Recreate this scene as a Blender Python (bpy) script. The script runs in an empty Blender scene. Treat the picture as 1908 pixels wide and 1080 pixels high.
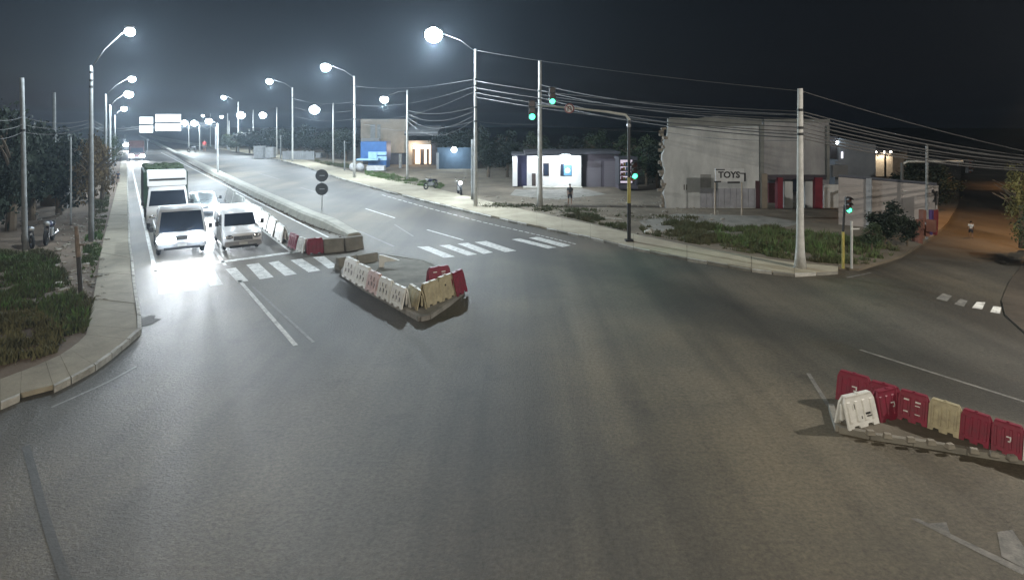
import bpy, bmesh, math, random
from mathutils import Vector, Matrix, noise
R = random.Random(7)
PI = math.pi
sc = bpy.context.scene
COL = sc.collection
# ------------------------------------------------------------------ camera, sky, exposure
F, CX, HY, CH = 1100.0, 954.0, 235.0, 6.5      # focal length (px of a 1908 wide frame), optical axis, horizon row, camera height
cam = bpy.data.cameras.new('cctv_camera')
cam.sensor_width = 36.0
cam.lens = 36.0 * F / 1908.0
cam.shift_y = -(540.0 - HY) / 1908.0
cam.clip_start, cam.clip_end = 0.1, 4000
co = bpy.data.objects.new('camera', cam)
co.location = (0, 0, CH)
co.rotation_euler = (PI / 2, 0, 0)
COL.objects.link(co)
sc.camera = co
W = bpy.data.worlds.new('World')
sc.world = W
W.use_nodes = True
nt = W.node_tree
bg = nt.nodes['Background']
sky = nt.nodes.new('ShaderNodeTexSky')
sky.sky_type = 'NISHITA'
sky.sun_disc = False
sky.sun_elevation = math.radians(-4)
sky.sun_rotation = math.radians(300)
# town glow: the night sky is a dull slate blue over the lit road and nearly black away from it
tcw = nt.nodes.new('ShaderNodeTexCoord'); dotn = nt.nodes.new('ShaderNodeVectorMath'); dotn.operation = 'DOT_PRODUCT'
dotn.inputs[1].default_value = (-0.52, 0.82, 0.12)
nt.links.new(tcw.outputs['Generated'], dotn.inputs[0])
grw = nt.nodes.new('ShaderNodeValToRGB')
grw.color_ramp.elements[0].position = 0.2; grw.color_ramp.elements[0].color = (0.0022, 0.0026, 0.0040, 1)
grw.color_ramp.elements[1].position = 1.0; grw.color_ramp.elements[1].color = (0.010, 0.015, 0.022, 1)
e_ = grw.color_ramp.elements.new(0.72); e_.color = (0.004, 0.0056, 0.008, 1)
nt.links.new(dotn.outputs['Value'], grw.inputs[0])
bg.inputs[1].default_value = 0.05
nt.links.new(sky.outputs[0], bg.inputs[0])
bg2 = nt.nodes.new('ShaderNodeBackground'); nt.links.new(grw.outputs[0], bg2.inputs[0]); bg2.inputs[1].default_value = 1.0
addw = nt.nodes.new('ShaderNodeAddShader'); nt.links.new(bg.outputs[0], addw.inputs[0]); nt.links.new(bg2.outputs[0], addw.inputs[1])
nt.links.new(addw.outputs[0], nt.nodes['World Output'].inputs[0])
sc.view_settings.view_transform = 'Standard'
sc.view_settings.look = 'None'
sc.view_settings.gamma = 1
sc.view_settings.use_curve_mapping = False
sc.view_settings.exposure = 0.0
sc.cycles.use_denoising = True
try:
    sc.cycles.denoiser = 'OPENIMAGEDENOISE'
except Exception:
    pass
sc.cycles.max_bounces = 4
sc.cycles.volume_bounces = 0
sc.cycles.sample_clamp_indirect = 3.0
sc.cycles.caustics_reflective = False
sc.cycles.caustics_refractive = False
HAZE = 0.00044
LAMP_W = 15000.0
WHITE = (0.80, 0.92, 1.0)
SODIUM = (1.0, 0.50, 0.18)

# ------------------------------------------------------------------ from picture rows to places on the ground
def G(px, py, z=0.0):
    d = F * (CH - z) / (py - HY)
    return Vector(((px - CX) * d / F, d, z))
def P(px, py, Y):
    return Vector(((px - CX) * Y / F, Y, CH - (py - HY) * Y / F))
def HZ(py, Y):
    return CH - (py - HY) * Y / F
ROAD = math.radians(33.2)                      # the main road runs 33 degrees left of the optical axis
U = Vector((-math.sin(ROAD), math.cos(ROAD), 0))
V = Vector((math.cos(ROAD), math.sin(ROAD), 0))
LOT = 0.12

# ------------------------------------------------------------------ materials
MATS = {}
def nd(t, kind, **kw):
    n = t.nodes.new(kind)
    for k, v in kw.items():
        setattr(n, k, v)
    return n
def pmat(name, base, rough=0.8, var=0.25, scale=2.0, bump=0.15, bscale=30.0, metallic=0.0, second=None, spec=0.4, stretch=None):
    if name in MATS:
        return MATS[name]
    m = bpy.data.materials.new(name)
    m.use_nodes = True
    t = m.node_tree
    b = t.nodes['Principled BSDF']
    b.inputs['Roughness'].default_value = rough
    b.inputs['Metallic'].default_value = metallic
    b.inputs['Specular IOR Level'].default_value = spec
    tc = nd(t, 'ShaderNodeTexCoord')
    src = tc.outputs['Object']
    if stretch:
        mp = nd(t, 'ShaderNodeMapping')
        mp.inputs['Scale'].default_value = stretch
        t.links.new(src, mp.inputs[0]); src = mp.outputs[0]
    n1 = nd(t, 'ShaderNodeTexNoise'); n1.inputs['Scale'].default_value = scale; n1.inputs['Detail'].default_value = 8; n1.inputs['Roughness'].default_value = 0.65
    t.links.new(src, n1.inputs['Vector'])
    cr = nd(t, 'ShaderNodeValToRGB')
    cr.color_ramp.elements[0].position = 0.32; cr.color_ramp.elements[1].position = 0.68
    lo = second if second else tuple(c * (1 - var) for c in base)
    hi = base if second else tuple(min(1, c * (1 + var * 0.5)) for c in base)
    cr.color_ramp.elements[0].color = (*lo, 1); cr.color_ramp.elements[1].color = (*hi, 1)
    t.links.new(n1.outputs['Fac'], cr.inputs['Fac'])
    t.links.new(cr.outputs[0], b.inputs['Base Color'])
    if bump:
        n2 = nd(t, 'ShaderNodeTexNoise'); n2.inputs['Scale'].default_value = bscale; n2.inputs['Detail'].default_value = 5
        t.links.new(src, n2.inputs['Vector'])
        bp = nd(t, 'ShaderNodeBump'); bp.inputs['Strength'].default_value = bump; bp.inputs['Distance'].default_value = 0.03
        t.links.new(n2.outputs['Fac'], bp.inputs['Height'])
        t.links.new(bp.outputs[0], b.inputs['Normal'])
    MATS[name] = m
    return m
def emat(name, col, s):
    if name in MATS:
        return MATS[name]
    m = bpy.data.materials.new(name); m.use_nodes = True
    b = m.node_tree.nodes['Principled BSDF']
    b.inputs['Base Color'].default_value = (*[c * 0.6 for c in col], 1)
    b.inputs['Emission Color'].default_value = (*col, 1)
    b.inputs['Emission Strength'].default_value = s
    m.cycles.emission_sampling = 'NONE'
    MATS[name] = m
    return m
def asphalt_mat():
    m = bpy.data.materials.new('asphalt'); m.use_nodes = True
    t = m.node_tree; b = t.nodes['Principled BSDF']; L = t.links.new
    tc = nd(t, 'ShaderNodeTexCoord')
    def noise_(scale, detail=6, vec=None, rough=0.6):
        n = nd(t, 'ShaderNodeTexNoise'); n.inputs['Scale'].default_value = scale; n.inputs['Detail'].default_value = detail; n.inputs['Roughness'].default_value = rough
        L(vec or tc.outputs['Object'], n.inputs['Vector']); return n.outputs['Fac']
    def ramp(f, p0, c0, p1, c1):
        r = nd(t, 'ShaderNodeValToRGB'); e = r.color_ramp.elements
        e[0].position, e[1].position = p0, p1; e[0].color = (*c0, 1); e[1].color = (*c1, 1); L(f, r.inputs[0]); return r.outputs[0]
    def mix(kind, fac, a, bb):
        x = nd(t, 'ShaderNodeMix', data_type='RGBA', blend_type=kind); x.inputs[0].default_value = fac; L(a, x.inputs[6]); L(bb, x.inputs[7]); return x.outputs[2]
    mp = nd(t, 'ShaderNodeMapping'); mp.inputs['Rotation'].default_value = (0, 0, -ROAD); mp.inputs['Scale'].default_value = (0.30, 0.014, 1)
    L(tc.outputs['Object'], mp.inputs[0])
    base = ramp(noise_(0.22, 5), 0.3, (0.078, 0.071, 0.060), 0.7, (0.124, 0.111, 0.092))
    # traffic-worn lanes and dusty ground between them, laid out across the main road
    rot = nd(t, 'ShaderNodeMapping'); rot.inputs['Rotation'].default_value = (0, 0, -ROAD); L(tc.outputs['Object'], rot.inputs[0])
    sx_ = nd(t, 'ShaderNodeSeparateXYZ'); L(rot.outputs[0], sx_.inputs[0])
    wob = nd(t, 'ShaderNodeMath', operation='MULTIPLY_ADD'); L(noise_(0.16, 5), wob.inputs[0]); wob.inputs[1].default_value = 3.4; L(sx_.outputs[0], wob.inputs[2])
    mr = nd(t, 'ShaderNodeMapRange'); mr.inputs[1].default_value = -3.0; mr.inputs[2].default_value = 27.0; L(wob.outputs[0], mr.inputs[0])
    lane = nd(t, 'ShaderNodeValToRGB'); el = lane.color_ramp.elements
    stops = [(-3, 0.9), (2.5, 0.86), (5.5, 0.95), (8.5, 0.84), (11, 1.12), (14, 1.36), (17, 1.2), (18.6, 0.62), (20.4, 0.58), (22.0, 0.95), (23.8, 0.9), (25.2, 0.74), (27, 0.95)]
    while len(el) < len(stops): el.new(0.5)
    for q, (v_, k_) in enumerate(stops):
        el[q].position = (v_ + 3) / 30.0; el[q].color = (k_, k_ * (0.985 if k_ > 1 else 1), k_ * (0.93 if k_ > 1 else 1), 1)
    L(mr.outputs[0], lane.inputs[0])
    # thin cracks
    wv = nd(t, 'ShaderNodeVectorMath', operation='MULTIPLY_ADD'); nv_ = nd(t, 'ShaderNodeTexNoise'); nv_.inputs['Scale'].default_value = 0.9; nv_.inputs['Detail'].default_value = 6; L(tc.outputs['Object'], nv_.inputs[0])
    L(nv_.outputs['Color'], wv.inputs[0]); wv.inputs[1].default_value = (2.2, 2.2, 0); L(tc.outputs['Object'], wv.inputs[2])
    vo = nd(t, 'ShaderNodeTexVoronoi', feature='DISTANCE_TO_EDGE'); vo.inputs['Scale'].default_value = 0.16; L(wv.outputs[0], vo.inputs['Vector'])
    crack = ramp(vo.outputs['Distance'], 0.0015, (0.45, 0.45, 0.45), 0.006, (1, 1, 1))
    stain = ramp(noise_(0.55, 3), 0.26, (0.55, 0.55, 0.56), 0.37, (1, 1, 1))
    wear = ramp(noise_(1.0, 4, mp.outputs[0]), 0.38, (0.5, 0.5, 0.51), 0.6, (1.12, 1.12, 1.1))
    dust = ramp(noise_(0.09, 7), 0.40, (0.74, 0.77, 0.80), 0.68, (1.32, 1.24, 1.08))
    grain = ramp(noise_(11, 5, None, 0.85), 0.36, (0.35, 0.35, 0.36), 0.66, (1.7, 1.68, 1.62))
    c = mix('MULTIPLY', 1, base, wear); c = mix('MULTIPLY', 1, c, dust); c = mix('MULTIPLY', 0.6, c, grain); c = mix('MULTIPLY', 1, c, lane.outputs[0]); c = mix('MULTIPLY', 0.28, c, crack); c = mix('MULTIPLY', 0.7, c, stain)
    L(c, b.inputs['Base Color'])
    b.inputs['Roughness'].default_value = 0.62
    b.inputs['Specular IOR Level'].default_value = 0.45
    bp = nd(t, 'ShaderNodeBump'); bp.inputs['Strength'].default_value = 0.7; bp.inputs['Distance'].default_value = 0.035
    L(noise_(14, 4, None, 0.8), bp.inputs['Height']); L(bp.outputs[0], b.inputs['Normal'])
    return m
def paint_mat(name, col, wear=0.45):
    if name in MATS:
        return MATS[name]
    m = bpy.data.materials.new(name); m.use_nodes = True
    t = m.node_tree; b = t.nodes['Principled BSDF']
    tc = nd(t, 'ShaderNodeTexCoord'); n = nd(t, 'ShaderNodeTexNoise'); n.inputs['Scale'].default_value = 3.4; n.inputs['Detail'].default_value = 10; n.inputs['Roughness'].default_value = 0.85
    t.links.new(tc.outputs['Object'], n.inputs[0])
    r = nd(t, 'ShaderNodeValToRGB'); e = r.color_ramp.elements
    e[0].position, e[1].position = wear - 0.08, wear + 0.1; e[0].color = (0.1, 0.1, 0.095, 1); e[1].color = (*col, 1)
    t.links.new(n.outputs[0], r.inputs[0]); t.links.new(r.outputs[0], b.inputs['Base Color'])
    b.inputs['Roughness'].default_value = 0.6
    MATS[name] = m
    return m
CONC = pmat('pale_concrete', (0.42, 0.41, 0.36), 0.85, 0.3, 1.5, 0.25, 25)
CONC_D = pmat('dark_concrete', (0.24, 0.23, 0.20), 0.9, 0.35, 1.2, 0.3, 20)
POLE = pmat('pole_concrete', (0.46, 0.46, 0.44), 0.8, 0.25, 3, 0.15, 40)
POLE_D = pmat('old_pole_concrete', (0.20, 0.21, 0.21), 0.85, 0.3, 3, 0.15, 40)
WALK = pmat('pavement_concrete', (0.30, 0.27, 0.205), 0.9, 0.3, 1.1, 0.35, 12, second=(0.19, 0.17, 0.13))
SAND = pmat('sandy_pavement', (0.40, 0.36, 0.27), 0.95, 0.35, 0.5, 0.35, 9, second=(0.25, 0.22, 0.165))
DIRT = pmat('dirt', (0.20, 0.165, 0.12), 0.95, 0.5, 0.35, 0.6, 6, second=(0.10, 0.085, 0.062))
DIRT_L = pmat('red_dirt', (0.17, 0.125, 0.09), 0.95, 0.5, 0.5, 0.6, 7, second=(0.085, 0.068, 0.05))
PAINT = paint_mat('road_paint', (0.66, 0.66, 0.63), 0.43)
PAINT_W = paint_mat('worn_road_paint', (0.23, 0.22, 0.20), 0.5)
STEEL = pmat('galvanised_steel', (0.42, 0.43, 0.44), 0.45, 0.2, 4, 0.05, 40, 0.7)
BLACKP = pmat('black_paint', (0.015, 0.015, 0.016), 0.5, 0.3, 4, 0.05)
YELLOW = pmat('yellow_paint', (0.34, 0.29, 0.08), 0.6, 0.3, 3, 0.1)
RUBBER = pmat('rubber', (0.012, 0.012, 0.012), 0.8, 0.2, 5, 0.1)
ARMM = pmat('dark_arm_steel', (0.10, 0.10, 0.105), 0.6, 0.2, 4, 0)
WIRE = pmat('cable_rubber', (0.08, 0.078, 0.078), 0.6, 0.2, 5, 0)
GLASS = pmat('dark_glass', (0.02, 0.028, 0.045), 0.08, 0.1, 1, 0, spec=0.6)
CHROME = pmat('chrome', (0.6, 0.6, 0.6), 0.2, 0.1, 3, 0, 1, 1.0)
LAMPLENS = emat('lamp_lens', (0.85, 0.95, 1.0), 22.0)
SODLENS = emat('sodium_lens', (1.0, 0.6, 0.2), 14.0)
HEADL = emat('headlight_lens', (0.9, 0.96, 1.0), 40.0)
GREENL = emat('green_signal_lens', (0.07, 1.0, 0.45), 5.0)
DARKLENS = pmat('unlit_lens', (0.05, 0.02, 0.015), 0.3, 0.2, 4, 0)
LEAF = pmat('leaf_green', (0.032, 0.05, 0.018), 0.7, 0.5, 0.9, 0)
LEAF_D = pmat('leaf_dark', (0.012, 0.021, 0.011), 0.75, 0.5, 0.9, 0)
LEAF_B = pmat('leaf_brown', (0.11, 0.075, 0.03), 0.75, 0.5, 0.9, 0)
LEAF_LIT = pmat('leaf_lamplit_yellow', (0.13, 0.12, 0.035), 0.7, 0.5, 0.9, 0)  # brighter yellow leaf tone, lamplight put into the colour
BARK = pmat('bark', (0.10, 0.075, 0.05), 0.9, 0.4, 4, 0.5, 12)
GRASS = pmat('grass_blade', (0.062, 0.085, 0.032), 0.8, 0.5, 0.6, 0, second=(0.095, 0.085, 0.045))

# ------------------------------------------------------------------ mesh builder and tags
class MB:
    def __init__(s):
        s.v = []; s.f = []
    def add(s, vs, fs):
        o = len(s.v); s.v += [tuple(v) for v in vs]; s.f += [tuple(i + o for i in f) for f in fs]; return s
    def box(s, c, d, rz=0.0, taper=1.0):
        x, y, z = d[0] / 2, d[1] / 2, d[2] / 2
        q = []
        for sz, k in ((-1, 1), (1, taper)):
            for a, b in ((-1, -1), (1, -1), (1, 1), (-1, 1)):
                q.append(Vector((a * x * k, b * y * k, sz * z)))
        M = Matrix.Rotation(rz, 3, 'Z')
        q = [M @ p + Vector(c) for p in q]
        return s.add(q, [(3, 2, 1, 0), (4, 5, 6, 7), (0, 1, 5, 4), (1, 2, 6, 5), (2, 3, 7, 6), (3, 0, 4, 7)])
    def tube(s, pts, r, n=8, caps=True):
        pts = [Vector(p) for p in pts]
        rs = r if isinstance(r, (list, tuple)) else [r] * len(pts)
        rings = []
        for i, p in enumerate(pts):
            d = (pts[min(i + 1, len(pts) - 1)] - pts[max(i - 1, 0)]).normalized()
            a = d.cross(Vector((0, 0, 1)) if abs(d.z) < 0.95 else Vector((1, 0, 0))).normalized()
            b = d.cross(a)
            rings.append([p + (a * math.cos(2 * PI * k / n) + b * math.sin(2 * PI * k / n)) * rs[i] for k in range(n)])
        vs = [v for r_ in rings for v in r_]
        fs = []
        for i in range(len(pts) - 1):
            for k in range(n):
                k2 = (k + 1) % n
                fs.append((i * n + k, i * n + k2, (i + 1) * n + k2, (i + 1) * n + k))
        if caps:
            fs.append(tuple(range(n - 1, -1, -1))); fs.append(tuple(range((len(pts) - 1) * n, len(pts) * n)))
        return s.add(vs, fs)
    def prism(s, poly, axis, a, b):
        # polygon (2D) swept along an axis: 'x' poly=(y,z); 'y' poly=(x,z); 'z' poly=(x,y)
        def mk(p, t):
            return {'x': (t, p[0], p[1]), 'y': (p[0], t, p[1]), 'z': (p[0], p[1], t)}[axis]
        n = len(poly)
        vs = [mk(p, a) for p in poly] + [mk(p, b) for p in poly]
        fs = [tuple(range(n - 1, -1, -1)), tuple(range(n, 2 * n))] + [(i, (i + 1) % n, n + (i + 1) % n, n + i) for i in range(n)]
        return s.add(vs, fs)
    def disc(s, c, nrm, r, th, n=20):
        nrm = Vector(nrm).normalized()
        return s.tube([Vector(c) - nrm * th / 2, Vector(c) + nrm * th / 2], r, n)
    def ball(s, c, r, n=10, m=6, sc_=(1, 1, 1)):
        vs = []; fs = []
        for i in range(m + 1):
            t = PI * i / m
            for k in range(n):
                a = 2 * PI * k / n
                vs.append((c[0] + r * sc_[0] * math.sin(t) * math.cos(a), c[1] + r * sc_[1] * math.sin(t) * math.sin(a), c[2] + r * sc_[2] * math.cos(t)))
        for i in range(m):
            for k in range(n):
                fs.append((i * n + k, (i + 1) * n + k, (i + 1) * n + (k + 1) % n, i * n + (k + 1) % n))
        return s.add(vs, fs)
    def torus(s, c, R_, r, nrm='x', n=20, m=8):
        vs = []; fs = []
        for i in range(n):
            a = 2 * PI * i / n
            for k in range(m):
                b = 2 * PI * k / m
                p = (R_ + r * math.cos(b)); q = r * math.sin(b)
                vs.append((c[0] + q, c[1] + p * math.cos(a), c[2] + p * math.sin(a)) if nrm == 'x' else (c[0] + p * math.cos(a), c[1] + q, c[2] + p * math.sin(a)))
        for i in range(n):
            for k in range(m):
                fs.append((i * m + k, ((i + 1) % n) * m + k, ((i + 1) % n) * m + (k + 1) % m, i * m + (k + 1) % m))
        return s.add(vs, fs)
    def mesh(s, name, mat, bevel=0.0, smooth=False):
        me = bpy.data.meshes.new(name)
        me.from_pydata(s.v, [], s.f)
        if bevel or True:
            bm = bmesh.new(); bm.from_mesh(me)
            if bevel:
                eds = [e for e in bm.edges if len(e.link_faces) == 2 and e.calc_face_angle(0) > 0.4]
                bmesh.ops.bevel(bm, geom=eds, offset=bevel, segments=2, affect='EDGES', clamp_overlap=True)
            bmesh.ops.recalc_face_normals(bm, faces=bm.faces[:])
            bm.to_mesh(me); bm.free()
        if smooth:
            for p in me.polygons:
                p.use_smooth = True
        me.materials.append(mat)
        return me
    def build(s, name, mat, parent=None, bevel=0.0, smooth=False, **tags):
        o = bpy.data.objects.new(name, s.mesh(name, mat, bevel, smooth))
        COL.objects.link(o)
        if parent is not None:
            o.parent = parent
        for k, v in tags.items():
            o[k] = v
        return o
def thing(name, label, cat, loc=(0, 0, 0), rz=0.0, group=None):
    o = bpy.data.objects.new(name, None)
    o.empty_display_size = 0.3
    COL.objects.link(o)
    o.location = loc; o.rotation_euler = (0, 0, rz)
    o['label'] = label; o['category'] = cat
    if group:
        o['group'] = group
    return o
def inst(src, name=None, parent=None):
    o = src.copy()
    COL.objects.link(o)
    if name:
        o.name = name
    if parent is not None:
        o.parent = parent
    return o
def copy_tree(o, parent=None):
    c = o.copy(); COL.objects.link(c)
    if parent is not None:
        c.parent = parent
    for ch in list(o.children):
        copy_tree(ch, c)
    return c
def tag(o, label, cat, group=None):
    o['label'] = label; o['category'] = cat
    if group:
        o['group'] = group
    return o
def lamp(name, loc, power, col, parent=None, target=None, angle=165, blend=0.35, radius=0.18, point=False):
    L = bpy.data.lights.new(name, 'POINT' if point else 'SPOT')
    L.energy = power; L.color = col; L.shadow_soft_size = radius
    if not point:
        L.spot_size = math.radians(angle); L.spot_blend = blend
    o = bpy.data.objects.new(name, L); COL.objects.link(o)
    o.location = loc
    d = (Vector(target) - Vector(loc)) if target is not None else Vector((0, 0, -1))
    o.rotation_euler = d.to_track_quat('-Z', 'Y').to_euler()
    return o
def sheet(name, pts, mat, parent=None, **tags):
    return flat(pts).build(name, mat, parent, **tags)
def flat(pts):
    m = MB(); m.add(pts, [tuple(range(len(pts)))]); return m
def slab(name, pts, z0, z1, mat, parent=None, **tags):
    # raised ground with vertical sides, cut to triangles so a bent outline stays clean
    bm = bmesh.new()
    top = [bm.verts.new((p[0], p[1], z1)) for p in pts]
    bot = [bm.verts.new((p[0], p[1], z0)) for p in pts]
    f = bm.faces.new(top)
    n = len(pts)
    for i in range(n):
        bm.faces.new((top[i], bot[i], bot[(i + 1) % n], top[(i + 1) % n]))
    bmesh.ops.triangulate(bm, faces=[f])
    bmesh.ops.recalc_face_normals(bm, faces=bm.faces[:])
    me = bpy.data.meshes.new(name); bm.to_mesh(me); bm.free()
    me.materials.append(mat)
    o = bpy.data.objects.new(name, me); COL.objects.link(o)
    if parent is not None:
        o.parent = parent
    for k, v in tags.items():
        o[k] = v
    return o
def inside(p, poly):
    c = False; n = len(poly)
    for i in range(n):
        a, b = poly[i], poly[(i + 1) % n]
        if (a[1] > p[1]) != (b[1] > p[1]) and p[0] < (b[0] - a[0]) * (p[1] - a[1]) / (b[1] - a[1]) + a[0]:
            c = not c
    return c

# ------------------------------------------------------------------ the ground, the roads, the pavements
m = MB(); m.add([(-1500, -60, -0.03), (1500, -60, -0.03), (1500, 2500, -0.03), (-1500, 2500, -0.03)], [(0, 1, 2, 3)])
m.build('ground', DIRT, kind='structure')
ASPH = asphalt_mat()
m = MB()
m.add([(-60, -30, 0), (120, -30, 0), (120, 60, 0), (-14, 60, 0), (-180, 420, 0), (-300, 420, 0), (-80, 60, 0)], [(0, 1, 2, 3, 4, 5, 6)])
road = m.build('road', ASPH, kind='structure')
bm = bmesh.new(); bm.from_mesh(road.data); bmesh.ops.triangulate(bm, faces=bm.faces[:]); bm.to_mesh(road.data); bm.free()

Kp = [(236, 265), (237, 280), (238, 310), (238, 340), (240.5, 390), (243, 451), (248, 481), (253, 529), (263, 587), (264, 612), (242, 631), (209, 658), (178, 680), (133, 704), (100, 720), (38, 735), (0, 751), (-150, 790), (-500, 860)]
Sp = [(229, 265), (228, 280), (224, 310), (220, 340), (207, 390), (192, 450), (188, 470), (178, 530), (171, 570), (164, 605), (160, 622), (145, 637), (129, 649), (112, 660), (85, 672), (40, 690), (0, 705), (-150, 745), (-500, 800)]
ZK = 0.16
K = [G(x, y, ZK) for x, y in Kp]; S = [G(x, y, ZK) for x, y in Sp]
far_u = U * 250
K.insert(0, K[0] + far_u); S.insert(0, S[0] + far_u)
def densify(A, B, step):
    a2, b2 = [A[0]], [B[0]]
    for i in range(len(A) - 1):
        n = max(1, int(round((A[i + 1] - A[i]).length / step)))
        for k in range(1, n + 1):
            a2.append(A[i].lerp(A[i + 1], k / n)); b2.append(B[i].lerp(B[i + 1], k / n))
    return a2, b2
left_walk = slab('pavement', [v for v in K[:3]] + [v for v in reversed(S[:3])], 0, ZK, WALK, kind='structure')
def slab_quad(q, z0, z1, gap=0.007):
    c = sum(q, Vector()) / 4
    q = [p + (c - p).normalized() * gap for p in q]
    m = MB(); vs = [(p.x, p.y, z0) for p in q] + [(p.x, p.y, z1) for p in q]
    m.add(vs, [(3, 2, 1, 0), (4, 5, 6, 7), (0, 1, 5, 4), (1, 2, 6, 5), (2, 3, 7, 6), (3, 0, 4, 7)])
    return m
kd, sd = densify(K[2:], S[2:], 1.6)
for i in range(len(kd) - 1):
    q = [kd[i].lerp(sd[i], 0.085), kd[i + 1].lerp(sd[i + 1], 0.085), sd[i + 1], sd[i]]
    slab_quad(q, 0.02, ZK - 0.008 + R.uniform(-0.006, 0.006)).build('paving_slab', WALK, left_walk)
kd, sd = densify(K[2:], S[2:], 0.75)
KERB = pmat('kerb_concrete', (0.50, 0.49, 0.45), 0.85, 0.4, 2.6, 0.4, 12, second=(0.22, 0.21, 0.185))
for i in range(len(kd) - 1):
    if kd[i].y > 75:
        continue
    q = [kd[i], kd[i + 1], kd[i + 1].lerp(sd[i + 1], 0.08), kd[i].lerp(sd[i], 0.08)]
    if 23.5 < i % 33 < 24.5 and kd[i].y < 20:
        continue
    slab_quad(q, 0.0, ZK + R.uniform(-0.012, 0.012), 0.015).build('kerb_stone', KERB, left_walk)
# broken drain opening at the bend of the left kerb, drawn as a flat dark polygon
dp = G(268, 598, 0.0)
m = MB(); m.prism([(dp.x + (0.42 + 0.12 * math.sin(k * 2.3)) * math.cos(k * 0.48), dp.y + (0.5 + 0.16 * math.cos(k * 1.7)) * math.sin(k * 0.48)) for k in range(13)], 'z', 0.001, 0.007)
m.build('drain_hole', pmat('dark_drain_fill', (0.03, 0.026, 0.02), 0.8, 0.4, 3, 0.6, 10), road)
left_soil_poly = [Vector((p.x, p.y, 0)) for p in S] + [Vector((-200, 6, 0)), Vector((-400, 60, 0)), Vector((-500, 500, 0))]
slab('soil', left_soil_poly, -0.02, LOT, DIRT_L, kind='structure')

Rp = [(300, 262), (360, 270), (430, 280), (500, 293), (560, 308), (640, 334), (720, 356), (800, 376), (900, 400), (1000, 422), (1100, 442), (1180, 461), (1280, 481), (1400, 501), (1480, 510), (1562, 505)]
Qp = [(300, 259), (360, 266), (430, 274), (500, 284), (560, 296), (640, 315), (720, 333), (800, 348), (900, 372), (1000, 396), (1100, 417), (1180, 435), (1280, 456), (1400, 477), (1480, 489), (1562, 496)]
RK = [G(x, y, 0.14) for x, y in Rp]; RQ = [G(x, y, 0.14) for x, y in Qp]
RK.insert(0, RK[0] + U * 150); RQ.insert(0, RQ[0] + U * 150)
right_walk = slab('sidewalk', RK[:4] + list(reversed(RQ[:4])), 0, 0.14, SAND, kind='structure')
kd, sd = densify(RK[3:], RQ[3:], 2.4)
for i in range(len(kd) - 1):
    q = [kd[i].lerp(sd[i], 0.07), kd[i + 1].lerp(sd[i + 1], 0.07), sd[i + 1], sd[i]]
    slab_quad(q, 0.02, 0.135 + R.uniform(-0.01, 0.01), 0.014).build('paving_slab', SAND, right_walk)
kd, sd = densify(RK[3:], RQ[3:], 1.0)
for i in range(len(kd) - 1):
    q = [kd[i], kd[i + 1], kd[i + 1].lerp(sd[i + 1], 0.065), kd[i].lerp(sd[i], 0.065)]
    if R.random() < 0.12:
        continue
    slab_quad(q, 0.0, 0.14 + R.uniform(-0.03, 0.012), 0.02).build('kerb_stone', CONC_D if R.random() < 0.35 else KERB, right_walk)
lot_edge = [G(x, y, LOT) for x, y in ((1600, 500), (1680, 476), (1735, 442), (1765, 415), (1785, 380), (1790, 330), (1792, 290))]
lot_poly = [Vector((p.x, p.y, 0)) for p in RQ] + [Vector((p.x, p.y, 0)) for p in lot_edge] + [Vector((260, 500, 0)), Vector((-150, 700, 0))]
slab('lot', lot_poly, -0.02, LOT, DIRT, kind='structure')
for q, c_ in (([(1190, 412), (1260, 398), (1420, 402), (1500, 415), (1420, 432), (1300, 437), (1210, 428)], 0.006), ([(960, 353), (1090, 352), (1130, 362), (1040, 372), (950, 364)], 0.008)):
    pts = [G(x, y, LOT) for x, y in q]
    slab('concrete_apron', pts, LOT, LOT + c_, CONC_D, kind='structure')
corner = [G(x, y, LOT) for x, y in ((2600, 1000), (1930, 632), (1873, 582), (1866, 556), (1880, 522), (1912, 480), (1940, 430), (1965, 380), (2010, 300), (2500, 290), (4500, 420))]
slab('far_corner', corner, -0.02, 0.06, pmat('dark_dirt', (0.06, 0.048, 0.036), 0.95, 0.5, 0.6, 0.6, 7), kind='structure')
for i in range(1, 8):
    pass

# ------------------------------------------------------------------ painted markings
MZ = 0.004
def mark(name, pts, mat=PAINT):
    return sheet(name, [G(x, y, MZ) + Vector((0, 0, 0)) for x, y in pts], mat, road)
def line(name, a, b, w, mat=PAINT, z=MZ):
    A, B = G(*a, z), G(*b, z)
    d = (B - A).normalized(); n = Vector((-d.y, d.x, 0)) * w / 2
    return sheet(name, [A - n, B - n, B + n, A + n], mat, road)
line('edge_line', (249, 325), (291, 512), 0.16)
line('edge_line', (236, 268), (249, 325), 0.16)
line('stop_line', (286, 505), (572, 466), 0.42)
line('lane_line', (330, 372), (420, 494), 0.14)
line('lane_line', (446, 522), (551, 643), 0.14)
line('lane_line', (470, 533), (584, 637), 0.09, PAINT_W, 0.006)
line('edge_line', (462, 408), (546, 472), 0.14)
line('edge_line', (470, 371), (612, 442), 0.13)
line('edge_line', (300, 284), (470, 371), 0.13)
for q in ([(470, 489), (500, 489), (508, 516), (483, 521)], [(500, 489), (519, 486), (553, 510), (531, 513.5)], [(541, 484.6), (562, 481.5), (597, 503.5), (575, 507)],
          [(583, 479), (604, 477), (630, 497), (612, 500)], [(420, 501), (439, 498), (463, 523), (443, 526)], [(378, 506), (400, 503), (416, 530), (392, 533)],
          [(338, 510), (362, 507.5), (370, 540), (343, 542)], [(295, 515), (322, 512), (325, 545), (296, 548)]):
    if q[0][0] == 470:
        q = [(459, 493), (482, 490), (510, 516), (484, 520)]
    mark('crosswalk_stripe', q)
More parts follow.
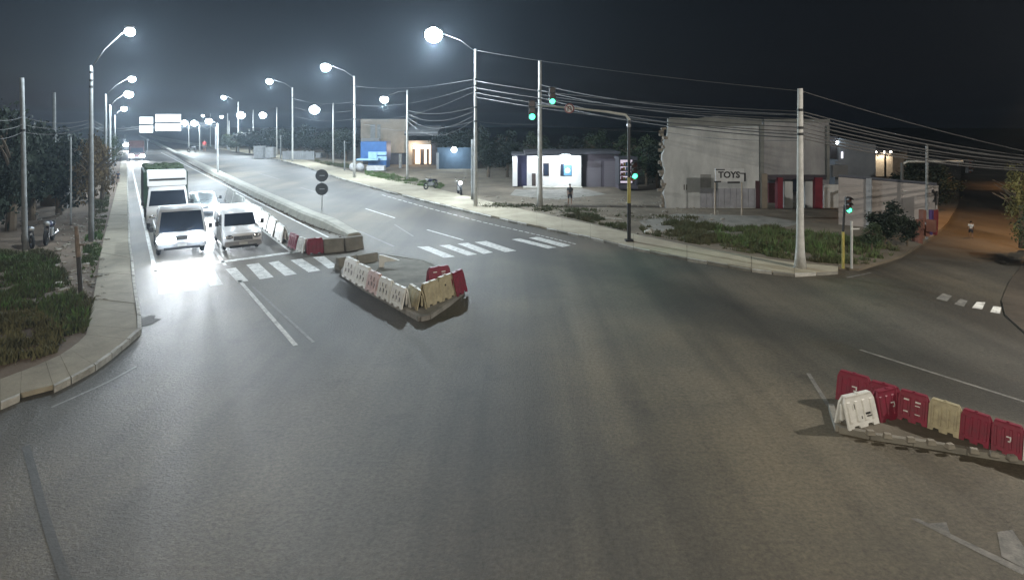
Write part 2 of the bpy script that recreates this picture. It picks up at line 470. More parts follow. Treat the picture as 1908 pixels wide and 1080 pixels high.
for q in ([(777, 459.5), (799, 459), (848, 478), (827, 480)], [(818, 457), (837, 455.6), (889, 473.6), (871, 476)], [(852, 453.7), (872, 452.2), (919, 470), (901, 473)],
          [(884, 451), (906, 449), (962, 467), (941, 469.5)], [(953, 446), (968, 444), (1037, 461), (1021, 463)], [(985, 443), (1002, 441), (1064, 457), (1048, 460)]):
    mark('crosswalk_stripe', q)
line('lane_dash', (681, 388.6), (736, 406), 0.13); line('lane_dash', (796, 428), (863, 447), 0.13)
line('lane_dash', (560, 349), (610, 365), 0.13, PAINT_W); line('lane_dash', (480, 322), (520, 334), 0.13, PAINT_W)
line('lane_dash', (735, 418), (770, 440), 0.1, PAINT_W)
line('edge_line', (667, 429.5), (734, 459), 0.12, PAINT_W)
line('edge_line', (1602, 651), (1990, 773), 0.10, PAINT_W)
A0, A1 = G(700, 361, MZ), G(1060, 455, MZ)
kpath = [(712, 363), (800, 388), (900, 414), (1000, 437), (1075, 455)]
for i in range(len(kpath) - 1):
    n = 9
    for k in range(n):
        a, b = kpath[i], kpath[i + 1]
        t0, t1 = k / n, (k + 0.72) / n
        line('edge_dash', (a[0] + (b[0] - a[0]) * t0, a[1] + (b[1] - a[1]) * t0), (a[0] + (b[0] - a[0]) * t1, a[1] + (b[1] - a[1]) * t1), 0.11)
mark('crosswalk_stripe', [(1811, 573), (1820, 562), (1836, 563), (1830, 576)], PAINT)
mark('crosswalk_stripe', [(1845, 581), (1851, 570), (1866, 572), (1863, 584)], PAINT)
mark('crosswalk_stripe', [(1778, 566), (1790, 556), (1803, 560), (1796, 571)], PAINT_W)
mark('crosswalk_stripe', [(1744, 556), (1757, 546), (1774, 551), (1764, 561)], PAINT_W)
line('edge_line', (1578, 517), (1622, 508), 0.09, PAINT_W)
line('edge_line', (1874, 582), (1915, 612), 0.10, PAINT_W)
for a, b in (((254, 682), (222, 700)), ((222, 700), (189, 717)), ((189, 717), (133, 742)), ((133, 742), (96, 758))):
    line('edge_line', a, b, 0.07, PAINT_W)
mark('hatch_marking', [(1697, 965), (1710, 965), (1912, 1060), (1905, 1070)], PAINT_W)
sheet('hatch_marking', [G(x, y, 0.008) for x, y in ((1722, 975), (1763, 972), (1772, 996))], PAINT_W, road)
sheet('hatch_marking', [G(x, y, 0.008) for x, y in ((1858, 990), (1886, 986), (1930, 1050), (1912, 1060), (1866, 1036))], PAINT_W, road)
SHADOW_TONE = pmat('painted_shadow', (0.048, 0.046, 0.042), 0.6, 0.3, 3, 0.2, 20)  # dark strip painted on the asphalt in place of a cast shadow
shadow_path = [(48, 830), (62, 880), (76, 935), (92, 990), (112, 1050), (135, 1110)]
for i in range(len(shadow_path) - 1):
    line('painted_shadow', shadow_path[i], shadow_path[i + 1], 0.13, SHADOW_TONE, 0.003 + 0.0004 * i)
line('painted_shadow', (1100, 480), (1500, 600), 0.5, SHADOW_TONE, 0.0025) if False else None
line('edge_line', (1506, 695), (1545, 757), 0.10, PAINT_W)
# ------------------------------------------------------------------ median and islands
A = [G(x, y) for x, y in ((258, 252.5), (300, 275), (345, 300), (400, 329), (470, 366), (560, 410), (640, 442))]
med = thing('median_barrier', 'long bright concrete median wall with sloped nose dividing the carriageways', 'median')
prof = [(0, 0), (0.14, 0.42), (0.34, 0.52), (1.0, 0.52), (1.2, 0.40), (1.32, 0)]
tot = sum((A[i + 1] - A[i]).length for i in range(len(A) - 1))
dense = [A[0]]
for i in range(len(A) - 1):
    n = max(1, int((A[i + 1] - A[i]).length / 3.0))
    for k in range(1, n + 1):
        dense.append(A[i].lerp(A[i + 1], k / n))
for i in range(len(dense) - 1):
    p0, p1 = dense[i], dense[i + 1]
    d = (p1 - p0).normalized(); nrm = Vector((-d.y, d.x, 0))
    m = MB(); vs = []
    last = i == len(dense) - 2
    for p, kz, kx in ((p0 + d * 0.015, 1, 1), (p1 - d * 0.015, 0.35 if last else 1, 0.7 if last else 1)):
        for a, z in prof:
            vs.append(p + nrm * (0.66 + (a - 0.66) * kx) + Vector((0, 0, z * kz)))
    n = len(prof)
    m.add(vs, [tuple(range(n)), tuple(range(2 * n - 1, n - 1, -1))] + [(k, n + k, n + (k + 1) % n, (k + 1) % n) for k in range(n)])
    m.build('concrete_segment', CONC, med)
gut = []
m = MB()
for i in range(len(dense) - 1):
    p0, p1 = dense[i], dense[i + 1]
    if p0.y > 120: continue
    d = (p1 - p0).normalized(); nrm = Vector((-d.y, d.x, 0))
    for k in range(10):
        c = p0.lerp(p1, R.random()) - nrm * R.uniform(0.02, 0.26); s_ = R.uniform(0.04, 0.11)
        m.box((c.x, c.y, s_ * 0.3), (s_ * 1.6, s_, s_ * 0.6), R.uniform(0, 3))
m.build('rubble', DIRT_L, kind='stuff', label='dark rubble and soil along the foot of the median wall', category='rubble')
isl = [G(x, y) for x, y in ((638, 512), (680, 541), (740, 574), (783, 598), (800, 594), (835, 570), (862, 548), (858, 520), (790, 490), (705, 477), (645, 486))]
island = slab('traffic_island', isl, 0, 0.13, CONC_D, kind='structure')
IK = pmat('island_kerb', (0.28, 0.27, 0.245), 0.85, 0.4, 2, 0.3, 15)
for i in range(len(isl)):
    a, b = isl[i], isl[(i + 1) % len(isl)]
    n = max(1, int(round((b - a).length / 0.8)))
    for k in range(n):
        p, q = a.lerp(b, k / n), a.lerp(b, (k + 1) / n)
        d = (q - p).normalized(); nr = Vector((-d.y, d.x, 0))
        slab_quad([p - nr * 0.07, q - nr * 0.07, q + nr * 0.09, p + nr * 0.09], 0, 0.15 + R.uniform(-0.01, 0.01)).build('kerb_stone', IK, island)
isl2 = [G(x, y) for x, y in ((1549, 762), (1553, 778), (1562, 804), (1620, 816), (1700, 828), (1800, 845), (1908, 863), (2250, 925), (2250, 890), (1908, 800), (1700, 738), (1585, 724))]
island2 = slab('traffic_island', isl2, 0, 0.11, pmat('island_fill', (0.13, 0.115, 0.09), 0.9, 0.4, 1.0, 0.4, 12), kind='structure')
for i in range(0, 7):
    a, b = isl2[i], isl2[i + 1]
    n = max(1, int(round((b - a).length / 0.7)))
    for k in range(n):
        p, q = a.lerp(b, k / n), a.lerp(b, (k + 1) / n)
        d = (q - p).normalized(); nr = Vector((-d.y, d.x, 0))
        slab_quad([p - nr * 0.06, q - nr * 0.06, q + nr * 0.06, p + nr * 0.06], 0, 0.125 + R.uniform(-0.01, 0.01)).build('kerb_stone', CONC_D, island2)
STUD = pmat('marker_block', (0.30, 0.28, 0.24), 0.85, 0.3, 3, 0.2)
for i, (x, y) in enumerate(((1622, 809), (1654, 815), (1697, 822), (1735, 827), (1770, 834), (1815, 843), (1852, 849), (1886, 856))):
    c = G(x, y, 0.125)
    m = MB(); m.box((0, 0, 0.045), (0.16, 0.11, 0.09), 0, 0.75)
    o = m.build('marker_block', STUD); o.location = c; o.rotation_euler[2] = R.uniform(-0.5, 0.2)
    tag(o, ('small concrete marker block on the right island kerb, number %s from the white barrier' % ['one', 'two', 'three', 'four', 'five', 'six', 'seven', 'eight'][i]), 'marker block', 'marker blocks on the right island kerb')

# ------------------------------------------------------------------ plastic road barriers
BAR = {}
def barrier_mesh(col):
    # A-shaped plastic barrier, 1 m long and 0.9 m high: two leaning notched panels joined under a narrow cap
    if col in BAR:
        return BAR[col]
    c = {'white': (0.72, 0.72, 0.68), 'red': (0.235, 0.018, 0.045), 'beige': (0.46, 0.41, 0.27), 'faded': (0.60, 0.42, 0.39)}[col]
    mat = pmat(col + '_plastic', c, 0.55, 0.5, 3.2, 0.15, 9, second=tuple(x * (0.74 if col == 'white' else 0.55) + 0.02 for x in c))
    m = MB()
    L = 0.97
    # outline of a panel: length (x) against slope (t = 0 at the ground, 1 at the cap)
    out = [(-L / 2, 0), (-0.32, 0), (-0.30, 0.085), (-0.14, 0.085), (-0.12, 0), (0.12, 0), (0.14, 0.085), (0.30, 0.085), (0.32, 0), (L / 2, 0), (L / 2, 0.82), (L / 2 - 0.06, 1), (-L / 2 + 0.06, 1), (-L / 2, 0.82)]
    for s in (-1, 1):
        vs = []
        for off in (0.0, 0.055):
            for x, t in out:
                vs.append((x, s * (0.27 - 0.20 * t - off), 0.9 * t))
        n = len(out)
        m.add(vs, [tuple(range(n)), tuple(range(2 * n - 1, n - 1, -1))] + [(k, n + k, n + (k + 1) % n, (k + 1) % n) for k in range(n)])
        for x in (-0.36, -0.12, 0.12, 0.36):         # raised ribs
            y0, y1 = 0.27 - 0.20 * 0.2, 0.27 - 0.20 * 0.85
            m.add([(x - 0.05, s * y0, 0.18), (x + 0.05, s * y0, 0.18), (x + 0.05, s * y1, 0.765), (x - 0.05, s * y1, 0.765),
                   (x - 0.035, s * (y0 + 0.022), 0.2), (x + 0.035, s * (y0 + 0.022), 0.2), (x + 0.035, s * (y1 + 0.022), 0.745), (x - 0.035, s * (y1 + 0.022), 0.745)],
                  [(4, 5, 6, 7), (0, 1, 5, 4), (1, 2, 6, 5), (2, 3, 7, 6), (3, 0, 4, 7)])
    body = m.mesh('barrier_body', mat)
    cap = MB(); cap.box((0, 0, 0.9), (L - 0.14, 0.17, 0.06)); cap.box((0.0, 0, 0.945), (0.1, 0.09, 0.03)); cap = cap.mesh('cap', mat, 0.012)
    lug = MB(); lug.box((0.0, 0, 0.45), (0.05, 0.10, 0.5), 0, 0.7); lug = lug.mesh('lug', mat, 0.01)
    BAR[col] = (body, cap, lug)
    return BAR[col]
BAR_MARK = pmat('white_print', (0.62, 0.62, 0.60), 0.6, 0.3, 8, 0)
BLK_MARK = pmat('black_print', (0.02, 0.02, 0.02), 0.6, 0.3, 8, 0)
def link(name, me, parent):
    o = bpy.data.objects.new(name, me); COL.objects.link(o); o.parent = parent; return o
def barrier(a, b, hpx, col, label, group, z=0.0, marks=(), hscale=1.0, tilt=0.0):
    A, B = G(*a, z), G(*b, z)
    mid = (A + B) / 2; ln = (B - A).length
    h = hpx * mid.y / F
    ang = math.atan2(B.y - A.y, B.x - A.x)
    t = thing('road_barrier', label, 'barrier', mid, ang, group)
    t.rotation_euler = (R.uniform(-0.04, 0.04), 0, ang + R.uniform(-0.06, 0.06))
    body, cap, lug = barrier_mesh(col)
    sx, sz = ln / 0.97, h / 0.93
    for nm, me in (('barrier_body', body), ('cap', cap)):
        o = link(nm, me, t); o.scale = (sx, max(0.7, sz * 0.95), sz)
    for s in (-1, 1):
        o = link('lug', lug, t); o.location = (s * ln * 0.5, 0, 0); o.scale = (sx, max(0.7, sz), sz)
    for k, mk in enumerate(marks):     # flat print on the side that faces the camera
        groups = [mk[1]] if len(mk) < 3 else [[q] for q in mk[1]]
        for rects in groups:
            mm = MB()
            for (x0, z0, x1, z1) in rects:
                vs = []
                for x, zz in ((x0, z0), (x1, z0), (x1, z1), (x0, z1)):
                    vs.append((x, -(0.27 - 0.20 * zz / 0.9 + 0.026), zz))
                mm.add(vs, [(0, 1, 2, 3)])
            o = mm.build(mk[2] if len(mk) > 2 else 'print', BAR_MARK if mk[0] == 'w' else BLK_MARK, t); o.scale = (sx, max(0.7, sz * 0.95), sz)
    return t
SEVEN = ('w', [(-0.02, 0.52, 0.14, 0.56), (0.10, 0.44, 0.14, 0.52), (0.04, 0.40, 0.12, 0.44)])
TWO = ('w', [(0.05, 0.54, 0.2, 0.57), (0.17, 0.48, 0.2, 0.54), (0.05, 0.46, 0.2, 0.48), (0.05, 0.40, 0.08, 0.46), (0.05, 0.38, 0.22, 0.41)])
STRIPS = ('w', [(-0.30, 0.66, -0.12, 0.71), (0.08, 0.64, 0.26, 0.69), (0.08, 0.54, 0.24, 0.57), (-0.3, 0.30, -0.14, 0.34), (0.08, 0.28, 0.26, 0.31)], 'sticker')
BLACKM = ('b', [(0.10, 0.34, 0.26, 0.40), (0.12, 0.28, 0.30, 0.31), (-0.22, 0.55, -0.19, 0.7), (-0.05, 0.25, -0.02, 0.33)], 'print')
SLOTS = ('b', [(-0.27, 0.30, -0.21, 0.46), (-0.03, 0.32, 0.03, 0.5), (0.21, 0.28, 0.27, 0.46), (-0.15, 0.56, -0.1, 0.74), (0.1, 0.54, 0.16, 0.72)], 'slot')
gA = 'plastic barriers on the right island'
ZI = 0.11
barrier((1562, 738), (1622, 757), 52, 'red', 'red plastic barrier at the left end of the back row on the right island', gA, ZI, [SEVEN])
barrier((1622, 757), (1674, 773), 52, 'red', 'red plastic barrier half hidden behind the bright red one on the right island', gA, ZI, [TWO])
barrier((1676, 774), (1731, 791), 52, 'red', 'red plastic barrier carrying four white stickers on the right island', gA, ZI, [STRIPS])
barrier((1733, 792), (1792, 811), 54, 'beige', 'beige plastic barrier between red ones on the right island', gA, ZI)
barrier((1792, 812), (1848, 831), 54, 'red', 'plain dark red plastic barrier right of the beige one on the right island', gA, ZI)
barrier((1850, 832), (1908, 851), 55, 'red', 'red plastic barrier with a white scribble at the right picture edge', gA, ZI, [SEVEN])
barrier((1910, 852), (1970, 872), 55, 'white', 'white plastic barrier cut by the right picture edge', gA, ZI)
barrier((1568, 795), (1624, 781), 55, 'white', 'white open-ended plastic barrier with black print on the right island', gA, ZI, [BLACKM])
barrier((1627, 780), (1672, 769), 52, 'red', 'bright red plastic barrier beside the white one on the right island', gA, ZI, [SEVEN])
gB = 'plastic barriers on the island in the middle of the junction'
ws = [('white', (648, 512), (667, 524)), ('white', (669, 525), (688, 536)), ('faded', (690, 537), (709, 548)), ('white', (711, 549), (732, 560)), ('white', (734, 562), (757, 574))]
for i, (c, a, b) in enumerate(ws):
    barrier((a[0] - 1, a[1] + 1), (b[0] + 1, b[1] + 1), 37, c, ['white plastic barrier farthest along the left row of the junction island', 'second white plastic barrier of the left row on the junction island',
            'faded pinkish plastic barrier amid the white row on the junction island', 'white plastic barrier just after the pinkish one on the junction island', 'white plastic barrier nearest the tip end of the left row'][i], gB, 0.13, [SLOTS])
barrier((787, 572), (815, 560), 42, 'beige', 'beige plastic barrier at the tip of the junction island', gB, 0.13)
barrier((815, 560), (843, 549), 42, 'beige', 'second beige plastic barrier joined to the tip one, with a dark hole', gB, 0.13, [('b', [(-0.2, 0.55, -0.12, 0.62)])])
barrier((843, 552), (861, 541), 42, 'red', 'red plastic barrier at the right end of the beige pair on the junction island', gB, 0.13)
barrier((797, 533), (836, 526), 34, 'red', 'dark red plastic barrier standing behind the beige pair', gB, 0.13, [STRIPS])
barrier((764, 560), (786, 577), 34, 'beige', 'short beige barrier seen end on inside the island tip', gB, 0.13)
gC = 'plastic barriers along the left carriageway'
row = [(470, 398), (486, 410), (502, 421), (518, 433), (533, 445)]
lab = ['white plastic barrier farthest back in the line beside the van', 'white plastic barrier second from the far end of the line beside the van', 'white plastic barrier third from the far end of the line beside the van', 'white plastic barrier just behind the small red one by the stop line']
for i in range(4):
    barrier((row[i][0], row[i][1] + 8), (row[i + 1][0] - 1, row[i + 1][1] + 7), 28, 'white', lab[i], gC)
for i, (a, b) in enumerate((((424, 364), (438, 374)), ((439, 375), (453, 386)), ((454, 387), (469, 398)))):
    barrier((a[0], a[1] + 8), (b[0], b[1] + 8), 25, 'white', ['overexposed white barrier behind the van, the most distant', 'overexposed white barrier behind the van, the middle of three', 'overexposed white barrier behind the van, the closest of three'][i], gC)
barrier((543, 458), (556, 465), 26, 'red', 'small red plastic barrier between two white ones at the stop line', gC)
barrier((557, 466), (571, 471), 26, 'white', 'white plastic barrier squeezed between the two red ones at the stop line', gC)
barrier((571, 473), (602, 470), 28, 'red', 'red plastic barrier facing the camera at the end of the stop line', gC)
# concrete blocks at the end of the median and on the crosswalk
def block(a, b, hpx, label, w=0.55):
    A, B = G(*a), G(*b)
    ln = (B - A).length; h = hpx * A.y / F
    m = MB(); m.prism([(-w / 2, 0), (w / 2, 0), (w / 2, 0.12), (w * 0.28, h * 0.5), (w * 0.24, h), (-w * 0.24, h), (-w * 0.28, h * 0.5), (-w / 2, 0.12)], 'x', -ln / 2, ln / 2)
    o = m.build('concrete_block', CONC_D, bevel=0.02); o.location = (A + B) / 2
    o.rotation_euler[2] = math.atan2(B.y - A.y, B.x - A.x)
    tag(o, label, 'concrete block', 'concrete blocks at the median end')
block((603, 470), (640, 467), 25, 'concrete block beside the red barrier at the stop line')
block((641, 467), (674, 462), 24, 'dark concrete block below the sloped nose of the median')
block((628, 502), (662, 496), 22, 'low concrete block at the end of the left crosswalk')
block((664, 495), (702, 489), 20, 'dusty concrete block between crosswalk and junction island')
m = MB(); p = G(707, 497, 0.13)
for pts in ([(0, 0), (0.2, 0), (0.24, 0.22), (0.9, 0.30), (0.2, 0.52), (0, 0.55)],):
    m.prism(pts, 'y', -0.06, 0.06)
o = m.build('broken_barrier_piece', pmat('white_plastic', (0.72, 0.72, 0.68))); o.location = p
tag(o, 'pointed white broken piece lying behind the junction island barriers', 'debris')

# ------------------------------------------------------------------ poles, street lamps, signs
def pole_mb(h, r0, r1, n=12, flare=0.0):
    m = MB(); pts = []; rs = []
    k = 10
    for i in range(k + 1):
        t = i / k
        pts.append((0, 0, h * t)); rs.append(r0 + (r1 - r0) * t + (flare * max(0, 1 - t * 5) ** 2 if flare else 0))
    return m.tube(pts, rs, n)
def bands(h, r0, r1, zs, parent):
    for z in zs:
        m = MB(); r = r0 + (r1 - r0) * z / h + 0.015
        m.tube([(0, 0, z - 0.06), (0, 0, z + 0.06)], r, 12); m.build('clamp', BLACKP, parent)
def utility_pole(base, top_y, label, w0=0.17, w1=0.10, mat=None, clamps=(), flare=0.0, z=LOT, lean=0.0, cross=False):
    B = G(*base, z)
    h = HZ(top_y, B.y) - z
    t = thing('utility_pole', label, 'pole', B, 0, 'utility poles along the roads')
    t.rotation_euler[1] = lean
    pole_mb(h, w0, w1, 12, flare).build('pole', mat or POLE, t, smooth=True)
    bands(h, w0, w1, [HZ(c, B.y) - z for c in clamps], t)
    if cross:
        m = MB(); m.box((0, -0.16, h - 0.5), (1.6, 0.1, 0.12), ROAD + PI / 2 * 0); m.build('crossarm', BLACKP, t)
    return t, B, h
LIGHTS = []
def street_lamp(base, top_y, lamp_px, label, w0=0.15, w1=0.08, clamps=(), z=LOT, power=1.0, lens=0.42, mat=None, col=WHITE, Y=None, real=True, group='street lamps along the main road', head_mat=None):
    B = G(*base, z)
    h = HZ(top_y, B.y) - z
    t = thing('street_lamp', label, 'street lamp', B, 0, group)
    pole_mb(h, w0, w1).build('pole', mat or POLE, t, smooth=True)
    bands(h, w0, w1, [HZ(c, B.y) - z for c in clamps], t)
    Lp = P(lamp_px[0], lamp_px[1], B.y if Y is None else Y) - B
    m = MB(); a = Vector((0, 0, h * 0.985)); d = Lp - a
    m.tube([a, a + d * 0.35 + Vector((0, 0, 0.12 * d.length)), a + d * 0.8 + Vector((0, 0, 0.12 * d.length)), Lp + Vector((0, 0, 0.16))], [0.035, 0.03, 0.028, 0.028], 6)
    m.build('arm', ARMM, t, smooth=True)
    m = MB(); ang = math.atan2(d.y, d.x)
    m.ball((0, 0, 0), lens * 0.8, 14, 8, (1.25, 0.75, 0.42))
    hd = m.build('lamp_head', ARMM, t, smooth=True); hd.location = Lp + Vector((0, 0, 0.22 + lens * 0.25)); hd.rotation_euler[2] = ang
    m = MB(); m.ball((0, 0, 0), lens, 18, 12, (1.0, 0.95, 0.85))  # glowing ball oversized, its shape takes in the lamp's bloom
    ln = m.build('lens', head_mat or LAMPLENS, hd, smooth=True); ln.location = (0, 0, -0.22 - lens * 0.2)
    if real:
        wp = B + Lp + Vector((0, 0, -lens * 0.8 - 0.05))
        L = lamp('lamp_light', (0, 0, 0), LAMP_W * power, col, point=True)
        L.parent = hd; L.location = (0, 0, -0.22 - lens * 0.2 - lens * 0.85 - 0.22)
    return t
street_lamp((886, 384), 92, (808, 66), 'tallest bright street lamp right of centre, banded pole by the dirt lot', 0.17, 0.09, (148, 160, 172, 200, 226), power=1.15, lens=0.72)
street_lamp((660, 331), 142, (607, 126), 'street lamp on a banded pole left of the blue kiosk', 0.17, 0.09, (160, 195, 222), power=0.75, lens=0.62)
street_lamp((545, 301), 163, (502, 152), 'street lamp rising before the grey corrugated fence', 0.17, 0.10, (182,), power=0.6, lens=0.6)
street_lamp((444, 283), 190, (417, 182), 'far street lamp past the fence with the smaller high light', 0.2, 0.12, power=0.5, lens=0.6)
gL2 = 'shorter street lamps on the frontage side'
street_lamp((759, 334), 168, (716, 186), 'short street lamp with diagonal arm before the lit doorway', 0.15, 0.08, power=0.4, lens=0.5, group=gL2)
street_lamp((621, 306), 192, (586, 205), 'short street lamp standing between the banded poles with a very bright light', 0.15, 0.09, power=0.45, lens=0.85, group=gL2)
street_lamp((516, 291), 200, (490, 215), 'short street lamp beside the two pale gate pillars', 0.15, 0.09, power=0.4, lens=0.75, group=gL2)
street_lamp((472, 285), 205, (449, 215), 'short bright street lamp nearly in line with the far tall pole', 0.15, 0.1, power=0.4, lens=0.95, group=gL2)
gL3 = 'street lamps along the left pavement'
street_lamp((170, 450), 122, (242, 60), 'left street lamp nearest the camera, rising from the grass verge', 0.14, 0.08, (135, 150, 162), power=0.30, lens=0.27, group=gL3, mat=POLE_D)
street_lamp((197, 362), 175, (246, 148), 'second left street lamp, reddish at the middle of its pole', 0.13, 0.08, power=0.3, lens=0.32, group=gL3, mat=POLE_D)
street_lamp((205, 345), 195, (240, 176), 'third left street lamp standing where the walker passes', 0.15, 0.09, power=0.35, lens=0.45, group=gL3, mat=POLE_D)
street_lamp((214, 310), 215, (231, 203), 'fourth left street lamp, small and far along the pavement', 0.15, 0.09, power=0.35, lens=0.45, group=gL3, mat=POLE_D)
street_lamp((406, 322), 230, (389, 226), 'curved white lamp post standing in the median', 0.13, 0.09, z=0.45, power=0.4, lens=0.42, group='lamp posts in the median', mat=pmat('white_pole_paint', (0.62, 0.63, 0.62)))
for i, (b, ty, lp, lb) in enumerate((((352, 277), 232, (344, 229), 'small distant median lamp just right of the large road sign'), ((372, 281), 233, (362, 230), 'distant median lamp between the road sign and white lamp post'),
                                    ((424, 279), 212, (413, 218), 'tiny distant street lamp right of the white median post'), ((392, 272), 212, (378, 216), 'tiny high street lamp above the white median post'))):
    street_lamp(b, ty, lp, lb, 0.14, 0.09, power=0.4, lens=0.8 if i < 2 else 0.45, group='distant street lamps on the main road', real=i < 2, z=0.45 if i < 2 else LOT)
# lamps of the same rows outside the frame, which light the junction
def lamp_at(x, y, h, arm, label, power, col, lens=0.35, head=None, cut=0):
    t = thing('street_lamp', label, 'street lamp', (x, y, 0.0), 0, 'street lamps round the junction')
    pole_mb(h, 0.16, 0.09).build('pole', POLE, t, smooth=True)
    m = MB(); m.tube([(0, 0, h - 0.2), (arm[0] * 0.5, arm[1] * 0.5, h + 0.5), (arm[0], arm[1], h + 0.6)], 0.045, 6); m.build('arm', STEEL, t)
    m = MB(); m.ball((0, 0, 0), lens * 0.8, 14, 8, (1.25, 0.75, 0.42)); hd = m.build('lamp_head', STEEL, t, smooth=True); hd.location = (arm[0], arm[1], h + 0.6)
    m = MB(); m.ball((0, 0, 0), lens, 14, 8, (1, 0.9, 0.5)); ln = m.build('lens', head or LAMPLENS, hd, smooth=True); ln.location = (0, 0, -0.16)
    L = lamp('lamp_light', (0, 0, -0.2 - lens * 0.56), LAMP_W * power, col, point=not cut, angle=cut or 165, blend=0.6); L.parent = hd
    return t
lamp_at(24.5, 14.5, 11, (-2.6, -0.8), 'street lamp right of the junction beyond the picture edge', 0.9, (1.0, 0.94, 0.85))
lamp_at(-6.0, -9.0, 11.5, (2.2, 2.4), 'street lamp behind the camera on the near corner', 1.15, (1.0, 0.90, 0.74))
lamp_at(33.0, 36.0, 8.5, (-0.8, 0.2), 'orange sodium street lamp in the side road beside the tree', 0.30, SODIUM, 0.3, SODLENS, 118)
lamp_at(60.0, 58.0, 8.5, (-1.0, 0.2), 'orange sodium street lamp deeper in the side road', 0.30, SODIUM, 0.3, SODLENS, 118)

utility_pole((1006, 385), 113, 'tall plain concrete utility pole beside the traffic signal arm', 0.21, 0.13, POLE, (170, 184), flare=0.03)
utility_pole((1491, 499), 165, 'thick pale concrete utility pole with wide foot on the right corner', 0.17, 0.11, POLE, (205, 238, 250), flare=0.10)
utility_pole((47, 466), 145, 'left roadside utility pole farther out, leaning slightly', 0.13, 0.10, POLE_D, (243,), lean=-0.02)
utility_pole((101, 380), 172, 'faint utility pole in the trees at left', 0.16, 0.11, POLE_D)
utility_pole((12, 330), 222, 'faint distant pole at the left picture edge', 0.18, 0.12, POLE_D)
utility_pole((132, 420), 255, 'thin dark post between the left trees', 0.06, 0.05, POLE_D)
utility_pole((427, 280), 225, 'distant thin pole right of the median lamp post', 0.16, 0.12, POLE)
utility_pole((523, 296), 252, 'short thin pole before the corrugated fence', 0.12, 0.1, POLE_D)
utility_pole((642, 318), 262, 'thin short pole left of the blue kiosk', 0.10, 0.08, POLE_D)
utility_pole((880, 372), 260, 'wooden stub pole leaning behind the tallest street lamp', 0.12, 0.1, POLE_D)

# leaning weathered post beside the left pavement, with its crosspiece
B = G(151, 556, LOT)
t = thing('fence_post', 'weathered leaning wooden post beside the left pavement, dark below and pale on top', 'post', B, 0)
t.rotation_euler[1] = -0.06
WOODP = pmat('weathered_wood', (0.20, 0.15, 0.11), 0.85, 0.4, 5, 0.4)
h = 100 * B.y / F
m = MB(); m.tube([(0, 0, 0), (0, 0, h * 0.78)], 0.075, 8); m.build('post', pmat('dark_wood', (0.05, 0.045, 0.04), 0.9), t)
m = MB(); m.tube([(0, 0, h * 0.78), (0, 0, h * 1.0), (-0.02, 0, h * 1.35)], [0.085, 0.085, 0.06], 8); m.build('post_top', WOODP, t)
m = MB(); m.box((0.12, -0.02, h * 1.0), (0.32, 0.07, 0.07)); m.build('bracket', WOODP, t)

# round signs with dark backs on the median
B = G(600, 391, 0.0)
t = thing('road_sign', 'post on the median carrying two round signs seen from behind', 'road sign', B)
s_ = F / B.y
m = MB(); m.tube([(0, 0, 0), (0, 0, (391 - 318) / s_)], 0.04, 8); m.build('post', STEEL, t)
SB = pmat('sign_back', (0.045, 0.048, 0.05), 0.6, 0.3, 3, 0.05)
for y in (327, 352):
    z = (391 - y) / s_
    m = MB(); m.disc((0, -0.06, z), (0.15, -1, 0), 11.5 / s_, 0.03, 24); d = m.build('sign_disc', SB, t)
    m = MB(); m.box((0, -0.09, z), (11 / s_, 0.02, 0.05)); m.build('bracket', STEEL, d)

# ------------------------------------------------------------------ traffic signals
def signal_head(parent, c, s, lit, rz=0.0, drop=1.0, w=0.34):
    hd = MB(); hd.box((0, 0, 0), (w, 0.22, w * 2.9)); o = hd.build('signal_head', BLACKP, parent, bevel=0.02); o.location = c; o.rotation_euler[2] = rz
    o.scale = (s, s, s)
    for k in range(3):
        z = w * (0.95 - 0.95 * k)
        m = MB(); m.disc((0, -0.12, z), (0, -1, 0), w * 0.42, 0.04, 18); m.build('signal_lens', GREENL if k == lit else DARKLENS, o)
        m = MB(); n = 10; vs = []; fs = []
        for i in range(n + 1):
            a = PI * i / n
            for yy in (-0.12, -0.34):
                vs.append((math.cos(a) * w * 0.46, yy, z + math.sin(a) * w * 0.46))
        for i in range(n):
            fs.append((2 * i, 2 * i + 1, 2 * i + 3, 2 * i + 2))
        m.add(vs, fs); vi = m.build('visor', BLACKP, o)
    return o
B = G(1172, 449, 0.14)
s_ = F / B.y
t = thing('traffic_signal', 'traffic signal mast with green lights, yellow and black pole by the right pavement', 'traffic signal', B, 0, 'traffic signals of the junction')
zz = lambda y: (449 - y) / s_
xx = lambda x: (x - 1172) / s_
m = MB(); m.tube([(0, 0, 0), (0, 0, zz(378))], 0.105, 12); m.box((0, 0, 0.05), (0.42, 0.42, 0.1)); m.build('pole_base', BLACKP, t)
m = MB(); m.tube([(0, 0, zz(378)), (0, 0, zz(330))], 0.10, 12); m.build('pole_band', YELLOW, t)
m = MB(); m.tube([(0, 0, zz(330)), (0, 0, zz(224))], 0.085, 12); m.build('pole', BLACKP, t)
arm_mat = pmat('signal_arm_paint', (0.40, 0.41, 0.38), 0.5, 0.2, 4, 0.05)
m = MB(); m.tube([(0, 0, zz(236)), (0, 0, zz(222)), (xx(1166), 0.05, zz(214)), (xx(1130), 0.2, zz(208)), (xx(1060), 0.5, zz(200)), (xx(1000), 0.8, zz(196))], [0.085, 0.085, 0.08, 0.07, 0.055, 0.045], 8); m.build('arm', arm_mat, t, smooth=True)
m = MB(); m.ball((0, 0, 0), 0.13, 10, 6); c_ = m.build('junction_cap', STEEL, t); c_.location = (-0.02, -0.08, zz(234))
hA = signal_head(t, (xx(992), 0.55, zz(205)), 1.15, 2)
hB = signal_head(t, (xx(1030), 0.35, zz(178)), 1.0, 2)
hC = signal_head(t, (xx(1181), -0.12, zz(317)), 0.95, 2)
